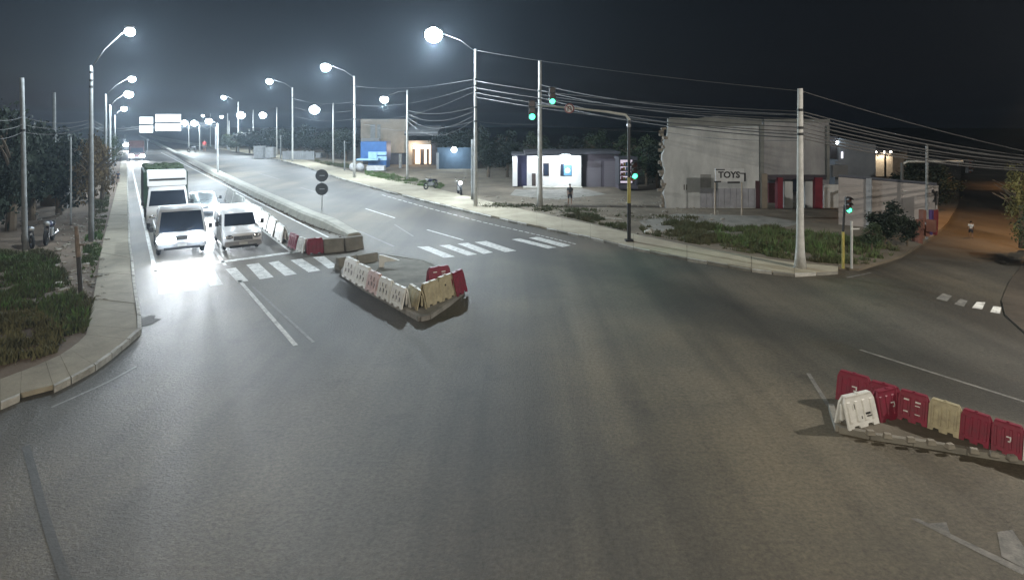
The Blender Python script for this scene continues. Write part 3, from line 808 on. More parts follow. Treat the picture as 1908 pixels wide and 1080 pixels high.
sd = MB(); sd.disc((0, 0, 0), (0, -1, 0), 9.5 / s_, 0.03, 24); sn = sd.build('no_turn_sign', pmat('sign_white', (0.55, 0.55, 0.55), 0.5), t); sn.location = (xx(1062), 0.35, zz(202))
m = MB(); m.torus((0, -0.02, 0), 8.3 / s_, 1.3 / s_, 'y', 24, 6); m.build('sign_ring', pmat('sign_ring_red', (0.20, 0.07, 0.07), 0.5), sn)
m = MB(); r = 2.6 / s_
m.tube([(-r, -0.03, -r * 1.9), (-r, -0.03, r * 0.4), (-r * 0.6, -0.03, r * 1.2), (0.1 * r, -0.03, r * 1.5), (r * 0.9, -0.03, r * 1.2), (r * 1.2, -0.03, r * 0.3), (r * 1.2, -0.03, -r * 0.5)], 0.9 / s_, 6)
m.add([(r * 0.3, -0.035, -r * 0.4), (r * 2.1, -0.035, -r * 0.4), (r * 1.2, -0.035, -r * 1.7)], [(0, 1, 2)])
m.build('turn_arrow', BLACKP, sn)
m = MB(); m.tube([(-6.5 / s_, -0.04, 6.5 / s_), (6.5 / s_, -0.04, -6.5 / s_)], 0.8 / s_, 6); m.build('sign_slash', MATS['sign_ring_red'], sn)
for hd in (hA, hB, hC):
    L = lamp('signal_light', (0, -0.45, -0.32), 60, (0.15, 1.0, 0.6), target=(0, -3, -0.6), angle=150); L.parent = hd
# signal over the side road
B = G(1681, 428, LOT); s2 = F / B.y
t = thing('traffic_signal', 'dark traffic signal mast with long level arm over the side road', 'traffic signal', B, 0, 'traffic signals of the junction')
z2 = lambda y: (428 - y) / s2
x2 = lambda x: (x - 1681) / s2
m = MB(); m.tube([(0, 0, 0), (0, 0, z2(398))], 0.13, 10); m.build('pole_base', YELLOW, t)
m = MB(); m.tube([(0, 0, z2(398)), (0, 0, z2(303))], 0.09, 10); m.build('pole', pmat('dim_pole', (0.07, 0.07, 0.065), 0.7), t)
m = MB(); m.tube([(0, 0, z2(306)), (x2(1690), -0.05, z2(301)), (x2(1787), -0.3, z2(300))], [0.075, 0.07, 0.055], 8); m.build('arm', arm_mat, t)
signal_head(t, (x2(1797), -0.3, z2(309)), 0.85, -1, 0.5)
signal_head(t, (x2(1781), -0.2, z2(303)), 0.45, -1, 0.5)
B = G(1587, 500, LOT); s3 = F / B.y
t = thing('pedestrian_signal', 'low signal with a small green light on thin posts at the right corner', 'traffic signal', B, 0, 'traffic signals of the junction')
m = MB(); m.tube([(0, 0, 0), (0, 0, 88 / s3)], 0.05, 8); m.build('post', pmat('pale_post', (0.42, 0.42, 0.40)), t)
m = MB(); m.tube([(-15 / s3, 0.05, 0), (-15 / s3, 0.05, 68 / s3)], 0.06, 8); m.build('post', YELLOW, t)
m = MB(); m.tube([(-15 / s3, 0.05, 68 / s3), (-12 / s3, 0.05, 118 / s3)], 0.05, 8); m.build('bracket', BLACKP, t)
m = MB(); m.box((5 / s3, -0.05, 74 / s3), (16 / s3, 0.03, 0.06)); m.build('crossbar', pmat('pale_post', (0.42, 0.42, 0.40)), t)
h3 = signal_head(t, (-8 / s3, -0.05, 119 / s3), 0.72, 2)
L = lamp('signal_light', (0, -0.45, -0.32), 25, (0.2, 1.0, 0.6), target=(0, -3, -0.6), angle=150); L.parent = h3

# ------------------------------------------------------------------ sign gantry over the far road
Yg = 165.0
gx0, gx1 = P(206, 240, Yg).x, P(402, 240, Yg).x
t = thing('sign_gantry', 'large overhead gantry of white direction panels across the far road', 'road sign', ((gx0 + gx1) / 2, Yg, 0))
ox = -(gx0 + gx1) / 2
zb = HZ(236, Yg)
for x, lab_ in ((gx0, 'support'), (gx1, 'support')):
    m = MB(); m.tube([(x + ox, 0, 0), (x + ox, 0, zb)], 0.22, 8); m.build('support', STEEL, t)
m = MB()
for zo in (-0.3, 0.3):
    m.tube([(gx0 + ox, 0, zb - 1.2 + zo), (gx0 * 0.65 + gx1 * 0.35 + ox, 0, zb + zo), (gx1 + ox, 0, zb + 0.8 + zo)], 0.12, 6)
for i in range(24):
    x = gx0 + (gx1 - gx0) * i / 24; x_ = gx0 + (gx1 - gx0) * (i + 1) / 24
    m.tube([(x + ox, 0, zb - 0.5 + (0.6 if i % 2 else -0.3)), (x_ + ox, 0, zb - 0.4 + (-0.3 if i % 2 else 0.6))], 0.05, 5)
m.build('truss', STEEL, t)
PANELM = pmat('sign_panel_white', (0.8, 0.8, 0.78), 0.5, 0.1, 1, 0)
for x0, y0, x1, y1 in ((260, 218, 285, 231), (260, 234, 285, 247), (290, 213, 337, 227), (290, 230, 337, 244)):
    a, b = P(x0, y1, Yg - 0.5), P(x1, y0, Yg - 0.5)
    m = MB(); m.box(((a.x + b.x) / 2 + ox, -0.5, (a.z + b.z) / 2), (b.x - a.x, 0.12, b.z - a.z)); pn = m.build('sign_panel', PANELM, t)
    m = MB()
    for k in range(2):
        m.box(((a.x + b.x) / 2 + ox, -0.575, a.z + (b.z - a.z) * (0.3 + 0.4 * k)), ((b.x - a.x) * (0.7 - 0.2 * k), 0.02, 0.16))
    m.build('panel_line', pmat('panel_grey', (0.45, 0.47, 0.5)), pn)
for px in (272, 313):  # added lights on stands, put in to brighten the panels
    p = P(px, 240, Yg) + Vector((0, -9, 0)); 
    L = lamp('added_panel_light', (p.x + ox, -9, 3.2), 9000, WHITE, target=(p.x + ox, 0, 7), angle=80); L.parent = t
    m = MB(); m.box((p.x + ox, -9.2, 2.9), (0.6, 0.3, 0.4)); m.tube([(p.x + ox, -9.2, 0), (p.x + ox, -9.2, 2.8)], 0.06, 6); m.build('floodlight', STEEL, t)  # housing and stand of the added panel light

# ------------------------------------------------------------------ vehicles
WP = pmat('white_car_paint', (0.82, 0.82, 0.82), 0.35, 0.06, 1, 0, spec=0.5)
def wheel(parent, x, y, r, w):
    m = MB(); m.torus((0, 0, 0), r - w * 0.42, w * 0.42, 'x', 22, 8); m.disc((0, 0, 0), (1, 0, 0), r * 0.7, w * 0.6, 18)
    o = m.build('wheel', RUBBER, parent, smooth=True); o.location = (x, y, r)
    m = MB(); m.disc((0, 0, 0), (1, 0, 0), r * 0.55, w * 0.8, 14)
    m.build('rim', CHROME, o)
def car(label, cat, loc, w, prof, L, ws, sides, hl, mat, name, wheels, grille=None, plate=True, hl_power=1500, rear=None, aim=(0, -16, -0.9), lit=True, beam=4000, glare=0.03):
    # local axes: front towards -Y. prof = side outline (y, z)
    t = thing(name, label, cat, loc, ROAD, 'vehicles waiting at the stop line')
    bm = bmesh.new()
    n = len(prof); zs = max(p[1] for p in prof)
    vs = []
    for sx in (-1, 1):
        vs.append([bm.verts.new((sx * w / 2 * (1.0 if z < zs * 0.5 else 1.0 - 0.13 * (z - zs * 0.5) / (zs * 0.5)), y, z)) for y, z in prof])
    bm.faces.new(vs[0][::-1]); bm.faces.new(vs[1])
    for i in range(n):
        bm.faces.new((vs[0][i], vs[0][(i + 1) % n], vs[1][(i + 1) % n], vs[1][i]))
    bmesh.ops.recalc_face_normals(bm, faces=bm.faces[:])
    bmesh.ops.bevel(bm, geom=[e for e in bm.edges if e.calc_face_angle(0) > 0.3], offset=0.06, segments=3, affect='EDGES', clamp_overlap=True)
    me = bpy.data.meshes.new('body'); bm.to_mesh(me); bm.free(); me.materials.append(mat)
    for p in me.polygons: p.use_smooth = True
    b = bpy.data.objects.new('body', me); COL.objects.link(b); b.parent = t
    def wx(z):
        return w / 2 * (1.0 if z < zs * 0.5 else 1.0 - 0.13 * (z - zs * 0.5) / (zs * 0.5))
    (y0, z0), (y1, z1) = ws                    # windscreen bottom and top
    nx, nz = (z1 - z0), -(y1 - y0)
    l_ = math.hypot(nx, nz); oy, oz = -nx / l_ * 0.02, -nz / l_ * 0.02
    m = MB(); kb, kt = wx(z0) - 0.10, wx(z1) - 0.11
    m.add([(-kb, y0 + oy, z0 - oz), (kb, y0 + oy, z0 - oz), (kt, y1 + oy, z1 - oz), (-kt, y1 + oy, z1 - oz)], [(0, 1, 2, 3)])
    m.add([(-kb, y0 + 0.05, z0 - 0.02), (kb, y0 + 0.05, z0 - 0.02), (kt, y1 + 0.05, z1 - 0.02), (-kt, y1 + 0.05, z1 - 0.02)], [(3, 2, 1, 0)])
    wsn = m.build('windscreen', GLASS, t)
    m = MB()
    for x in (-0.35, 0.12):
        m.tube([(x, y0 + oy - 0.015, z0 + 0.04), (x + 0.42, y0 + (y1 - y0) * 0.25 + oy - 0.02, z0 + (z1 - z0) * 0.22)], 0.012, 5)
    m.build('wiper', BLACKP, wsn)
    for (ya, yb, za, zb_) in sides:
        for sx in (-1, 1):
            m = MB(); x0, x1 = wx(za) + 0.008, wx(zb_) + 0.008
            sl = 0.18 if ya == sides[0][0] else 0.0
            m.add([(sx * x0, ya, za), (sx * x0, yb, za), (sx * x1, yb, zb_), (sx * x1, ya + sl, zb_)], [(0, 1, 2, 3)])
            m.build('side_window', GLASS, t)
    for sx in (-1, 1):
        m = MB(); m.ball((0, 0, 0), 1, 14, 8, (hl[2], 0.06, hl[3])); h_ = m.build('headlight', HEADL if lit else CHROME, t, smooth=True); h_.location = (sx * (w / 2 - hl[0]), hl[4], hl[1])  # lit balls are oversized, glare is built into their shape
        Ln = Ls = None
        if lit: Ln = lamp('headlight_beam', (0, -0.1, 0), hl_power, (0.93, 0.97, 1.0), target=aim, angle=95, blend=0.9, radius=0.09); Ln.parent = h_
        if lit:
            Lm = lamp('added_glare_beam', (0, -0.12, 0), beam, (0.86, 0.93, 1.0), target=(-1.0, -10, 1.1), angle=40, blend=1.0, radius=0.09); Lm.parent = h_  # added second beam, tipped up toward the camera to brighten the haze
        if lit: Ls = lamp('added_headlight_glare', (0, -0.45, 0), hl_power * glare, (0.72, 0.86, 1.0), point=True, radius=0.09); Ls.parent = h_  # added point light ahead of the lens, imitates glare over the vehicle front
        sm = MB()
        for (ya, yb, za, zb_) in sides[:2]:
            sm.box((sx * (w / 2 + 0.002), ya - 0.05, za * 0.72), (0.012, 0.02, za * 0.75)); sm.box((sx * (w / 2 + 0.01), yb - 0.2, za - 0.12), (0.03, 0.16, 0.03))
        sm.build('door_seam', BLACKP, t)
        m = MB(); m.tube([(sx * (w / 2 - 0.02), y0 + 0.25, z0 + 0.1), (sx * (w / 2 + 0.14), y0 + 0.18, z0 + 0.12)], 0.025, 6); m.box((sx * (w / 2 + 0.2), y0 + 0.16, z0 + 0.18), (0.16, 0.08, 0.24)); m.build('mirror', BLACKP, t, bevel=0.01)
    if grille:
        gy, gz, gw, gh = grille
        g = MB(); g.box((0, gy, gz), (gw, 0.03, gh)); gr = g.build('grille', BLACKP, t)
        m = MB()
        for k in range(3):
            m.box((0, gy - 0.025, gz - gh / 2 + gh * (k + 0.5) / 3), (gw * 0.96, 0.02, gh * 0.13))
        m.build('grille_bar', CHROME, gr)
    bmz = prof[0][1]
    m = MB(); m.box((0, prof[0][0] - 0.05, bmz + 0.14), (w * 0.98, 0.16, 0.26)); bp = m.build('bumper', pmat('bumper_grey', (0.30, 0.30, 0.31), 0.5, 0.15), t, bevel=0.04)
    m = MB(); m.box((0, prof[0][0] - 0.05, bmz + 0.02), (w * 0.72, 0.17, 0.12)); m.build('air_intake', BLACKP, bp)
    if plate:
        m = MB(); m.box((0, prof[0][0] - 0.14, bmz + 0.17), (0.4, 0.015, 0.13)); m.build('number_plate', pmat('plate_white', (0.6, 0.6, 0.58)), bp)
    for y, r in wheels:
        for sx in (-1, 1):
            wheel(t, sx * (w / 2 - 0.12), y, r, 0.24)
    return t
# white van in the middle lane
vanp = [(0.0, 0.28), (0.0, 0.80), (0.12, 1.02), (0.85, 1.18), (1.45, 1.86), (1.75, 1.98), (4.6, 1.98), (4.85, 1.75), (4.9, 0.9), (4.9, 0.28)]
car('white passenger van waiting first in the middle lane', 'van', G(453, 468), 1.82, vanp, 4.9, ((0.86, 1.19), (1.42, 1.83)), ((1.35, 2.35, 1.2, 1.75), (2.45, 3.5, 1.2, 1.75), (3.6, 4.6, 1.2, 1.75)),
    (0.25, 0.78, 0.2, 0.11, 0.0), WP, 'van', ((0.85, 0.33), (4.0, 0.33)), (-0.01, 0.70, 0.9, 0.22), hl_power=0, lit=False)
# front light truck / minibus
mb = [(0.0, 0.42), (0.0, 1.12), (0.06, 1.2), (0.30, 2.26), (0.5, 2.42), (1.55, 2.42), (1.7, 2.3), (1.75, 0.42)]
lt_ = car('white light truck with empty flatbed waiting first at the stop line, both headlights glaring', 'truck', G(339, 477), 2.2, mb, 1.75, ((0.075, 1.22), (0.29, 2.22)), ((0.45, 1.35, 1.25, 2.05),),
    (0.42, 0.88, 0.42, 0.30, -0.04), pmat('pale_cab_paint', (0.62, 0.63, 0.65), 0.4, 0.15, 1, 0), 'light_truck', ((0.85, 0.40), (3.9, 0.40)), (-0.01, 0.92, 0.6, 0.2), hl_power=650, beam=1300, glare=0.05, aim=(0, -8, -0.75))
m = MB(); m.box((0, 3.5, 0.8), (2.15, 3.4, 0.18)); bd = m.build('flatbed', BLACKP, lt_)
m = MB()
for sx in (-1, 1):
    m.box((sx * 1.06, 3.5, 1.05), (0.05, 3.4, 0.32))
m.box((0, 1.85, 1.2), (2.1, 0.05, 0.6)); m.box((0, 5.2, 1.05), (2.1, 0.05, 0.32)); m.build('side_board', WP, bd)
# tall truck behind it: cab, deflector, green cargo
tb = [(0.0, 0.5), (0.0, 1.45), (0.05, 1.5), (0.22, 2.52), (0.45, 2.66), (2.0, 2.66), (2.05, 0.5)]
loc = G(313, 428)
trk = car('white truck cab with pale roof deflector hauling a green canvas load', 'truck', loc, 2.3, tb, 2.0, ((0.07, 1.52), (0.21, 2.46)), ((0.4, 1.3, 1.6, 2.3),),
          (0.32, 0.85, 0.2, 0.14, -0.01), WP, 'truck', ((0.9, 0.48), (6.2, 0.48)), (-0.01, 1.15, 1.2, 0.3), hl_power=300, lit=False)
m = MB(); m.prism([(0.55, 2.68), (0.75, 3.35), (1.0, 3.62), (2.0, 3.68), (2.0, 2.68)], 'x', -1.08, 1.08); df = m.build('roof_deflector', WP, trk, bevel=0.05)
m = MB(); m.prism([(0.66, 3.06), (0.69, 3.16), (0.66, 3.17), (0.63, 3.07)], 'x', -1.0, 1.0); m.build('deflector_strip', BLACKP, df)
GREEN = pmat('green_canvas', (0.04, 0.085, 0.05), 0.8, 0.35, 1.5, 0.4, 5)
m = MB(); m.box((0, 5.4, 0.95), (2.4, 6.4, 0.25)); m.build('truck_bed', BLACKP, trk)
m = MB(); m.box((0, 5.4, 2.35), (2.5, 6.4, 2.5)); cg = m.build('cargo_cover', GREEN, trk, bevel=0.12)
m = MB()
for k in range(6):
    for sx in (-1, 1):
        m.box((sx * 1.26, 2.5 + k * 1.15, 2.3), (0.04, 0.08, 2.3))
m.build('cargo_rib', BLACKP, cg)
m = MB()
for k in range(90):
    m.ball((R.uniform(-1.1, 1.1), R.uniform(2.4, 8.4), 3.6 + R.uniform(-0.05, 0.14)), R.uniform(0.12, 0.3), 6, 4, (1, 1, 0.6))
m.build('load', pmat('load_green', (0.06, 0.09, 0.045), 0.9, 0.4, 3, 0.4), trk)
# silver car behind the van
carp = [(0.0, 0.3), (0.0, 0.68), (0.1, 0.8), (1.15, 0.98), (1.85, 1.45), (2.2, 1.52), (3.3, 1.5), (4.1, 1.08), (4.45, 1.0), (4.5, 0.3)]
car('silver car glaring with headlights behind the white van', 'car', G(384, 403), 1.8, carp, 4.5, ((1.2, 1.0), (1.83, 1.43)), ((1.75, 2.6, 1.0, 1.4), (2.7, 3.6, 1.0, 1.4)),
    (0.36, 0.70, 0.36, 0.26, 0.0), pmat('silver_paint', (0.42, 0.46, 0.47), 0.3, 0.1, 1, 0, 1, 0.4), 'car', ((0.85, 0.32), (3.6, 0.32)), (-0.01, 0.62, 0.7, 0.18), hl_power=1800, beam=4000, glare=0.08, aim=(0.6, -9, -0.2))
# far vehicles
loc = G(255, 300)
t2 = car('distant maroon cargo truck approaching with glaring headlights', 'truck', loc, 2.4, tb, 2.0, ((0.07, 1.52), (0.21, 2.46)), ((0.4, 1.3, 1.6, 2.3),),
         (0.35, 0.9, 0.42, 0.36, -0.02), pmat('maroon_paint', (0.16, 0.06, 0.06), 0.5), 'truck', ((0.9, 0.48), (8.0, 0.48)), (-0.01, 1.3, 1.2, 0.3), hl_power=3500, aim=(0.5, -20, -0.5))
m = MB(); m.box((0, 7.2, 2.15), (2.5, 9.6, 3.0)); m.build('cargo_box', pmat('maroon_canvas', (0.14, 0.06, 0.055), 0.8), t2, bevel=0.08)
car('most distant vehicle of the left lane, only its headlights clear', 'car', G(240, 281), 1.9, vanp, 4.9, ((0.86, 1.19), (1.42, 1.83)), ((1.35, 2.35, 1.2, 1.75),),
    (0.3, 1.6, 0.6, 0.5, -0.02), pmat('dark_paint', (0.05, 0.05, 0.055), 0.4), 'van', ((0.85, 0.33), (4.0, 0.33)), None, False, hl_power=3500, aim=(0.5, -20, -0.5))

def motorcycle(label, loc, rz, s=1.0, light=False, bodymat=None, group='motorcycles beside the road'):
    t = thing('motorcycle', label, 'motorcycle', loc, rz, group)
    t.scale = (s, s, s)
    for y in (-0.64, 0.62):
        m = MB(); m.torus((0, y, 0.3), 0.25, 0.055, 'x', 20, 8); o = m.build('wheel', RUBBER, t, smooth=True)
        m = MB(); m.torus((0, y, 0.3), 0.19, 0.012, 'x', 16, 5); m.disc((0, y, 0.3), (1, 0, 0), 0.06, 0.1, 10); m.build('rim', CHROME, o)
    bm_ = bodymat or pmat('dark_blue_paint', (0.02, 0.022, 0.05), 0.3)
    m = MB(); m.ball((0, -0.12, 0.76), 0.2, 12, 8, (0.75, 1.5, 0.75)); m.build('tank', bm_, t, smooth=True)
    m = MB(); m.ball((0, 0.35, 0.78), 0.2, 12, 8, (0.7, 1.9, 0.4)); m.build('seat', RUBBER, t, smooth=True)
    m = MB(); m.box((0, 0.0, 0.45), (0.24, 0.42, 0.32)); m.tube([(0, -0.3, 0.75), (0, -0.1, 0.4), (0, 0.3, 0.4), (0, 0.62, 0.3)], 0.035, 6); m.build('engine', STEEL, t, bevel=0.03)
    m = MB()
    for sx in (-1, 1):
        m.tube([(sx * 0.07, -0.64, 0.3), (sx * 0.07, -0.42, 0.85)], 0.025, 6)
    m.build('fork', CHROME, t)
    m = MB(); m.tube([(-0.34, -0.32, 1.0), (-0.15, -0.42, 0.96), (0.15, -0.42, 0.96), (0.34, -0.32, 1.0)], 0.018, 6)
    for sx in (-1, 1):
        m.tube([(sx * 0.25, -0.38, 0.98), (sx * 0.32, -0.42, 1.18)], 0.01, 5); m.ball((sx * 0.33, -0.42, 1.2), 0.06, 8, 5, (1, 0.4, 0.7))
    m.build('handlebar', CHROME, t)
    m = MB(); m.ball((0, -0.52, 0.84), 0.11, 12, 8, (1, 0.7, 1)); m.build('headlight', HEADL if light else STEEL, t, smooth=True)
    m = MB(); m.box((0, 0.72, 0.66), (0.14, 0.2, 0.1)); m.build('tail_guard', bm_, t, bevel=0.02)
    m = MB(); m.tube([(0.13, -0.1, 0.28), (0.15, 0.3, 0.3), (0.15, 0.7, 0.36)], [0.03, 0.045, 0.05], 8); m.build('exhaust', CHROME, t)
    if light:
        L = lamp('headlight_beam', (0, -0.68, 0.84), 500, WHITE, target=(0.3, -6, 0.3), angle=110, blend=0.9, radius=0.08); L.parent = t
    return t
motorcycle('dark motorcycle parked under the left trees with chrome glints', G(92, 452, LOT), 0.5, 1.35)
motorcycle('second dark motorcycle parked behind the left roadside pole', G(52, 460, LOT), 0.9, 1.2)
motorcycle('motorcycle without lights parked on the grass before the blue wall', G(803, 352, LOT), -0.6, 1.15)
motorcycle('motorcycle with its headlight on leaving the dirt lot', G(856, 362, LOT), 0.25, 1.3, True)
motorcycle('distant motorcycle riding across the far carriageway', G(358, 284), 1.3, 1.6, False, pmat('grey_paint', (0.15, 0.15, 0.16), 0.4))

# ------------------------------------------------------------------ people
def person(label, loc, rz, h, skin, shirt, shorts, pose, sleeves=True):
    t = thing('person', label, 'person', loc, rz, None)
    k = h / 1.72
    SK = pmat('skin', skin, 0.6, 0.1, 4, 0)
    def skinned(name, verts, edges, radii, mat, parent, sub=1):
        me = bpy.data.meshes.new(name); me.from_pydata([tuple(c * k for c in v) for v in verts], edges, [])
        o = bpy.data.objects.new(name, me); COL.objects.link(o); o.parent = parent
        o.modifiers.new('skin', 'SKIN'); me.materials.append(mat)
        if not me.skin_vertices:
            bm = bmesh.new(); bm.from_mesh(me); bm.verts.layers.skin.verify(); bm.to_mesh(me); bm.free()
        for i, r in enumerate(radii):
            r = r if isinstance(r, tuple) else (r, r)
            me.skin_vertices[0].data[i].radius = (r[0] * k, r[1] * k)
            me.skin_vertices[0].data[i].use_root = (i == 0)
        ss = o.modifiers.new('sub', 'SUBSURF'); ss.levels = sub; ss.render_levels = sub
        for p in me.polygons: p.use_smooth = True
        o.modifiers['skin'].use_smooth_shade = True
        return o
    st, sw = pose.get('stride', 0.12), pose.get('swing', 0.12)
    v = [(0, 0, 0.95), (0, 0, 1.15), (0, 0, 1.36), (0, -0.01, 1.46), (0, -0.02, 1.53)]; e = [(0, 1), (1, 2), (2, 3), (3, 4)]; r = [(0.15, 0.11), (0.145, 0.10), (0.16, 0.10), 0.055, 0.055]
    head = len(v); v += [(0, -0.025, 1.60), (0, -0.02, 1.69)]; e += [(4, head), (head, head + 1)]; r += [0.085, 0.075]
    for s in (-1, 1):
        i = len(v); v += [(s * 0.1, 0, 0.88), (s * 0.11, -s * st * 0.5 - 0.01, 0.49), (s * 0.11, -s * st + 0.03, 0.09), (s * 0.12, -s * st - 0.14, 0.03)]
        e += [(0, i), (i, i + 1), (i + 1, i + 2), (i + 2, i + 3)]; r += [0.085, 0.055, 0.04, (0.045, 0.03)]
        j = len(v); v += [(s * 0.18, 0, 1.39), (s * 0.235, s * sw * 0.3 + 0.03, 1.12), (s * 0.25, s * sw - 0.06, 0.87), (s * 0.25, s * sw - 0.08, 0.80)]
        e += [(2, j), (j, j + 1), (j + 1, j + 2), (j + 2, j + 3)]; r += [0.055, 0.04, 0.03, (0.035, 0.02)]
        for f in range(5):
            q = len(v); y = s * sw - 0.08 + (f - 2) * 0.018
            v += [(s * 0.255, y, 0.76 + (0.025 if f == 0 else 0)), (s * 0.245, y - (0.02 if f == 0 else 0.0), 0.72 + (0.03 if f == 0 else 0.006 * abs(f - 2)))]
            e += [(j + 3, q), (q, q + 1)]; r += [0.009, 0.008]
    b = skinned('body', v, e, r, SK, t)
    m = MB()
    m.ball((0, 0.012 * k, 1.665 * k), 0.092 * k, 12, 8, (1, 1.05, 0.95)); hair = m.build('hair', pmat('hair', (0.015, 0.012, 0.01), 0.8), t, smooth=True)
    m = MB(); m.ball((-0.03 * k, -0.098 * k, 1.62 * k), 0.011 * k, 6, 4); m.ball((0.03 * k, -0.098 * k, 1.62 * k), 0.011 * k, 6, 4); m.build('eyes', BLACKP, t)
    m = MB(); m.ball((0, -0.108 * k, 1.595 * k), 0.016 * k, 6, 4, (0.8, 1, 1.2)); m.box((0, -0.1 * k, 1.555 * k), (0.045 * k, 0.012 * k, 0.01 * k)); m.build('nose', SK, t)
    v = [(0, 0, 0.9), (0, 0, 1.15), (0, 0, 1.37), (0, 0, 1.43)]; e = [(0, 1), (1, 2), (2, 3)]; r = [(0.175, 0.13), (0.17, 0.125), (0.18, 0.12), 0.075]
    for s in (-1, 1):
        j = len(v); v += [(s * 0.185, 0, 1.39), (s * 0.225, s * sw * 0.2 + 0.02, 1.18)]; e += [(2, j), (j, j + 1)]; r += [0.075, 0.07]
    skinned('shirt', v, e, r, shirt, t)
    v = [(0, 0, 0.96), (0, 0, 0.90)]; e = [(0, 1)]; r = [(0.165, 0.125), (0.16, 0.125)]
    for s in (-1, 1):
        j = len(v); v += [(s * 0.1, -s * st * 0.1, 0.8), (s * 0.115, -s * st * 0.5 - 0.01, 0.50)]; e += [(1, j), (j, j + 1)]; r += [0.1, 0.085]
    skinned('shorts', v, e, r, shorts, t)
    return t
brown = (0.20, 0.11, 0.07)
B = G(1062, 381, LOT)
person('person in dark shirt and shorts standing on the dirt lot before the lit shop', B, 0.2, 38 * B.y / F, brown, pmat('grey_shirt', (0.06, 0.07, 0.075), 0.8), pmat('dark_shorts', (0.03, 0.03, 0.035), 0.8), {'stride': 0.08, 'swing': 0.05})
B = G(1809, 443, 0.0)
person('person in a white shirt walking on the orange side road', B, 2.6, 31 * B.y / F, brown, pmat('white_shirt', (0.6, 0.6, 0.58), 0.8), pmat('dark_shorts', (0.03, 0.03, 0.035), 0.8), {'stride': 0.22, 'swing': 0.18})
B = G(211, 349, ZK)
person('person in dark clothes walking on the left pavement by the lamp posts', B, 0.6, 25 * B.y / F, brown, pmat('black_shirt', (0.02, 0.02, 0.022), 0.8), pmat('dark_shorts', (0.03, 0.03, 0.035), 0.8), {'stride': 0.25, 'swing': 0.15})
B = G(220, 340, ZK)
person('second walker in dark clothes, farther up the left pavement', B, 0.6, 21 * B.y / F, brown, pmat('navy_shirt', (0.02, 0.022, 0.04), 0.8), pmat('dark_shorts', (0.03, 0.03, 0.035), 0.8), {'stride': 0.18, 'swing': 0.12})
B = G(381, 283, 0.0)
person('distant person in a red top at the far roadside', B, 0.6, 22 * B.y / F, brown, pmat('red_shirt', (0.35, 0.03, 0.03), 0.8), pmat('dark_shorts', (0.03, 0.03, 0.035), 0.8), {'stride': 0.1, 'swing': 0.1})

# ------------------------------------------------------------------ buildings
def pbox(x0, y0, x1, y1, Y, depth, org):
    a, b = P(x0, y1, Y), P(x1, y0, Y)
    m = MB(); m.box(((a.x + b.x) / 2 - org.x, Y + depth / 2 - org.y, (a.z + b.z) / 2), (b.x - a.x, depth, b.z - a.z)); return m
def building(name, label, px, Y, cat='building', group=None):
    o = Vector(((px - CX) * Y / F, Y, 0))
    return thing(name, label, cat, (o.x, o.y, 0), 0, group), o
GREYW = pmat('grey_render', (0.26, 0.27, 0.28), 0.9, 0.3, 0.5, 0.2, 10)
TANW = pmat('tan_render', (0.27, 0.235, 0.19), 0.9, 0.3, 0.5, 0.2, 10)
WHITEW = pmat('white_render', (0.60, 0.60, 0.58), 0.85, 0.15, 0.8, 0.15, 12)
DARKW = pmat('dark_wall', (0.06, 0.06, 0.07), 0.85, 0.3, 0.8, 0.15, 12)
PURW = pmat('purple_grey_render', (0.085, 0.075, 0.09), 0.9, 0.3, 0.6, 0.2, 10)
BLUE = pmat('blue_paint', (0.035, 0.11, 0.28), 0.5, 0.2, 2, 0.1)
BLUE_L = pmat('light_blue_paint', (0.30, 0.48, 0.70), 0.5, 0.2, 2, 0.1)
WARML = emat('warm_interior', (1.0, 0.72, 0.50), 2.2)
COOLL = emat('cool_interior', (0.85, 0.92, 1.0), 3.0)
DOORM = pmat('dark_door', (0.05, 0.035, 0.03), 0.6, 0.3, 3, 0.1)
# two-storey house with the lit doorway
Yb = 96.0
t, o = building('two_storey_house', 'grey two-storey house with a lit ground-floor doorway behind the blue kiosk', 740, Yb)
pbox(672, 222, 760, 285, Yb + 1.5, 9, o).build('upper_wall', TANW, t)
pbox(676, 285, 766, 313, Yb + 2.0, 8, o).build('lower_wall', DARKW, t)
pbox(760, 262, 768, 314, Yb + 1.0, 9, o).build('wall', TANW, t)
pbox(803, 262, 822, 314, Yb + 1.0, 9, o).build('wall', DARKW, t)
pbox(768, 262, 803, 270, Yb + 1.0, 9, o).build('wall', TANW, t)
m = MB(); a, b = P(756, 240, Yb), P(818, 262, Yb)
m.prism([(-1.4, a.z - 1.1), (-1.4, a.z - 0.5), (4.0, a.z + 0.5), (8, a.z + 0.5), (8, a.z - 1.1)], 'x', a.x - o.x, b.x - o.x); rf = m.build('roof', GREYW, t)
m = MB(); m.box(((a.x + b.x) / 2 - o.x, -1.44, a.z - 0.9), (b.x - a.x, 0.1, 0.25)); m.build('gutter', BLACKP, rf)
pbox(690, 232, 699, 262, Yb + 1.45, 0.1, o).build('window', POLE_D, t); pbox(703, 232, 709, 262, Yb + 1.45, 0.1, o).build('window', POLE_D, t)
pbox(673, 258, 706, 265, Yb + 0.3, 1.3, o).build('balcony', GREYW, t)
pbox(768, 270, 803, 313, Yb + 4.0, 0.1, o).build('lit_interior', WARML, t)
pbox(770, 270, 801, 277, Yb + 0.9, 0.12, o).build('lit_transom', emat('transom_glow', (1.0, 0.9, 0.85), 3.5), t)
d_ = pbox(783, 278, 790, 313, Yb + 1.2, 0.2, o).build('door', DOORM, t)
pbox(795, 278, 799, 313, Yb + 1.2, 0.2, o).build('door_frame', DOORM, t)
pbox(756, 313, 824, 318, Yb - 1.2, 3, o).build('step', CONC_D, t)
L = lamp('porch_light', (2.8, 0.2, 3.0), 350, (1.0, 0.78, 0.6), point=True, radius=0.12); L.parent = t
